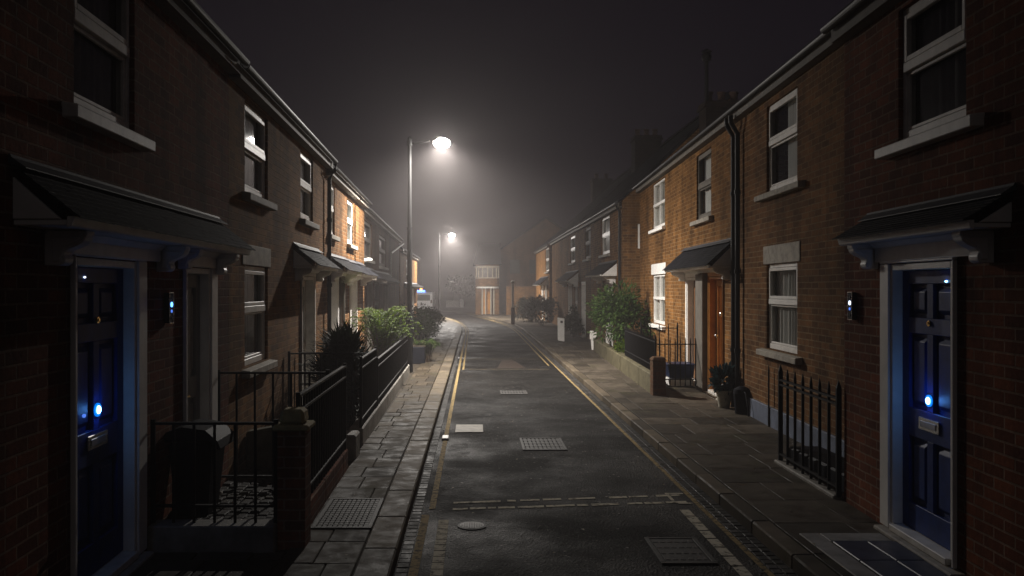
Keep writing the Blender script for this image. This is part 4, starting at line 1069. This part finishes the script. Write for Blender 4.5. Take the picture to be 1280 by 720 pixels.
# potted plant by the drainpipe
t = thing('potted_plant', 'dark teal leafy plant in a pale tapered pot by the timber door', 'potted plant', (3.86, 13.6, .1))
MB().lathe((3.86, 13.6, .1), [(.075, 0), (.085, .02), (.12, .22), (.135, .23), (.135, .27), (.115, .27), (.11, .2)], 20).build('pot', M['pot'], t, smooth=False)
random.seed(41); mb = MB()
for i in range(380):
    v = rv(); k = random.uniform(.3, 1) * (1 + .35 * noise.noise(v * 2.2)); p = Vector((3.86 + v.x * .16 * k, 13.6 + v.y * .16 * k, .53 + v.z * .19 * k))
    leafq(mb, p, v + Vector((0, 0, .5)) + rv() * .4, rv(), random.uniform(.07, .17), .032)
mb.build('foliage', M['leaf_teal'], t, recalc=False)
MB().tube([(3.86, 13.6, .3), (3.86, 13.6, .5)], .02, 6).build('stem', M['bark'], t)
t = thing('shadow_tub', 'dark tub shape with hose put for the shadow blob at the foot of the drainpipes', 'dark tub', (4.0, 12.95, .1))  # added dark tub stands in for a shadow blob at the gully
MB().lathe((3.94, 12.95, .1), [(.10, 0), (.13, .3), (.12, .36), (.05, .40)], 16).build('body', M['plastic'], t)
MB().tube([(3.94, 12.9, .45), (3.93, 12.75, .42), (3.92, 12.62, .25), (3.92, 12.58, .11)], .012, 6).build('hose', M['plastic'], t)

# white signs and marker posts on the right
t = thing('sign_board', 'tall narrow white notice board standing on the right pavement', 'sign', (2.98, 30.4, .1))
MB().hexa([(2.88, 30.38, .14), (3.11, 30.38, .10), (3.11, 30.43, .10), (2.88, 30.43, .14), (2.87, 30.38, .93), (3.11, 30.38, .90), (3.11, 30.43, .90), (2.87, 30.43, .93)]).build('board', M['white'], t, bevel=.01)
MB().box(2.97, 3.05, 30.374, 30.379, .74, .82).build('emblem', M['castiron'], t)
t = thing('marker_post', 'short ragged white post at the end of mossy garden wall', 'post', (3.53, 26.3, .1))
MB().prism([(3.50, 26.25, .1), (3.60, 26.25, .1), (3.60, 26.33, .1), (3.50, 26.33, .1)], [(3.46, 26.25, .68), (3.62, 26.25, .66), (3.62, 26.33, .66), (3.46, 26.33, .68)]).build('post', M['white'], t, bevel=.01)
MB().box(3.44, 3.64, 26.23, 26.245, .42, .66).build('notice', M['white'], t, bevel=.006)
t = thing('bollard_post', 'slim pale post with round cap near the far bend', 'post', (1.97, 45, .1))
MB().tube([(1.97, 45, .1), (1.97, 45, .95)], .10, 12).build('base', M['terracotta'], t)
MB().tube([(1.97, 45, .95), (1.97, 45, 2.15)], .06, 12).build('shaft', M['white'], t)
MB().ball((1.97, 45, 2.25), .10).build('cap', M['dullwhite'], t, smooth=True)

# far emergency van, partly behind the hedge, and the low wall at the bend
t = thing('emergency_van', 'distant white van with blue light bar and orange beacon behind dark hedge', 'van', (-4.0, 69, 0))
pr = [(66.4, .35), (66.35, 1.0), (66.5, 1.55), (66.9, 1.66), (70.3, 1.66), (70.9, 1.1), (71.6, 1.0), (71.7, .35)]
mb = MB().prism([(-4.85, y, z) for y, z in pr], [(-3.15, y, z) for y, z in pr]); vb = mb.build('body', M['vanwhite'], t, bevel=.05)
MB().box(-4.65, -3.35, 66.33, 66.40, 1.0, 1.45).build('rear_window', M['dark_door'], t, bevel=.02)
for x in (-4.75, -3.25):
    for y in (67.3, 70.6): MB().tube([(x - .1, y, .34), (x + .1, y, .34)], .34, 18).build('wheel', M['rubber'], t)
MB().box(-4.55, -3.75, 66.7, 66.95, 1.665, 1.79).build('light_bar', M['bluebar'], t, bevel=.03)
MB().lathe((-4.05, 66.8, 1.795), [(.09, 0), (.09, .14), (.05, .2)], 14).build('beacon', M['amber'], t)
MB().tube([(-4.05, 67.0, 1.66), (-4.05, 67.0, 3.9)], .02, 6).build('aerial', M['steel'], t)
for x in (-4.75, -3.25): MB().box(x - .06, x + .06, 66.31, 66.36, .8, 1.05).build('tail_light', M['terracotta'], t)
t = thing('boundary_wall', 'low pale wall with a rounded pier at the far bend of the road', 'wall', (-2.2, 84, 0))
MB().box(-2.7, -1.5, 84, 84.3, 0, .75).build('wall', M['dullwhite'], t, bevel=.03)
MB().lathe((-1.25, 84.1, 0), [(.22, 0), (.22, .7), (.17, .85), (.05, .92)], 16).build('pier', M['white'], t)
leafy('tree', 'vague dark tree looming in the fog behind the far bend', 'tree', (-1.0, 88, 2.0), (1.6, 2, 1.5), 1600, .25, .09, 'leaf_dark', clumps=22, seed=51, zb=.0)
random.seed(77)
mb = MB()
for i in range(140):
    y = random.uniform(6, 26); x = random.choice((random.uniform(-.5, -.2), random.uniform(1.8, 2.15), random.uniform(-.5, 2.1), random.uniform(-1.2, -.8), random.uniform(2.4, 3.1)))
    z = .112 if x < -.56 or x > 2.2 else .012
    leafq(mb, Vector((x, y, z)), Vector((random.gauss(0, 1), random.gauss(0, 1), .1)), Vector((0, 0, 1)), random.uniform(.02, .05), .012)
M['litter'] = leaf('fallen_leaf', (.05, .035, .015), (.22, .17, .09), .6, .1)
mb.build('fallen_leaves', M['litter'], kind='stuff', recalc=False)

# ------------------------------------------------------------------ night fog
hz = bpy.data.materials.new('night_fog'); hz.use_nodes = True; nt = hz.node_tree
nt.nodes.remove(nt.nodes['Principled BSDF'])
v = nt.nodes.new('ShaderNodeVolumePrincipled'); v.inputs['Color'].default_value = (.97, .90, .90, 1); v.inputs['Density'].default_value = HAZE_D; v.inputs['Anisotropy'].default_value = HAZE_G
nt.links.new(v.outputs[0], nt.nodes['Material Output'].inputs['Volume'])
MB().box(-145, 145, -20, 265, -1.3, 9.0).build('haze', hz, kind='stuff')
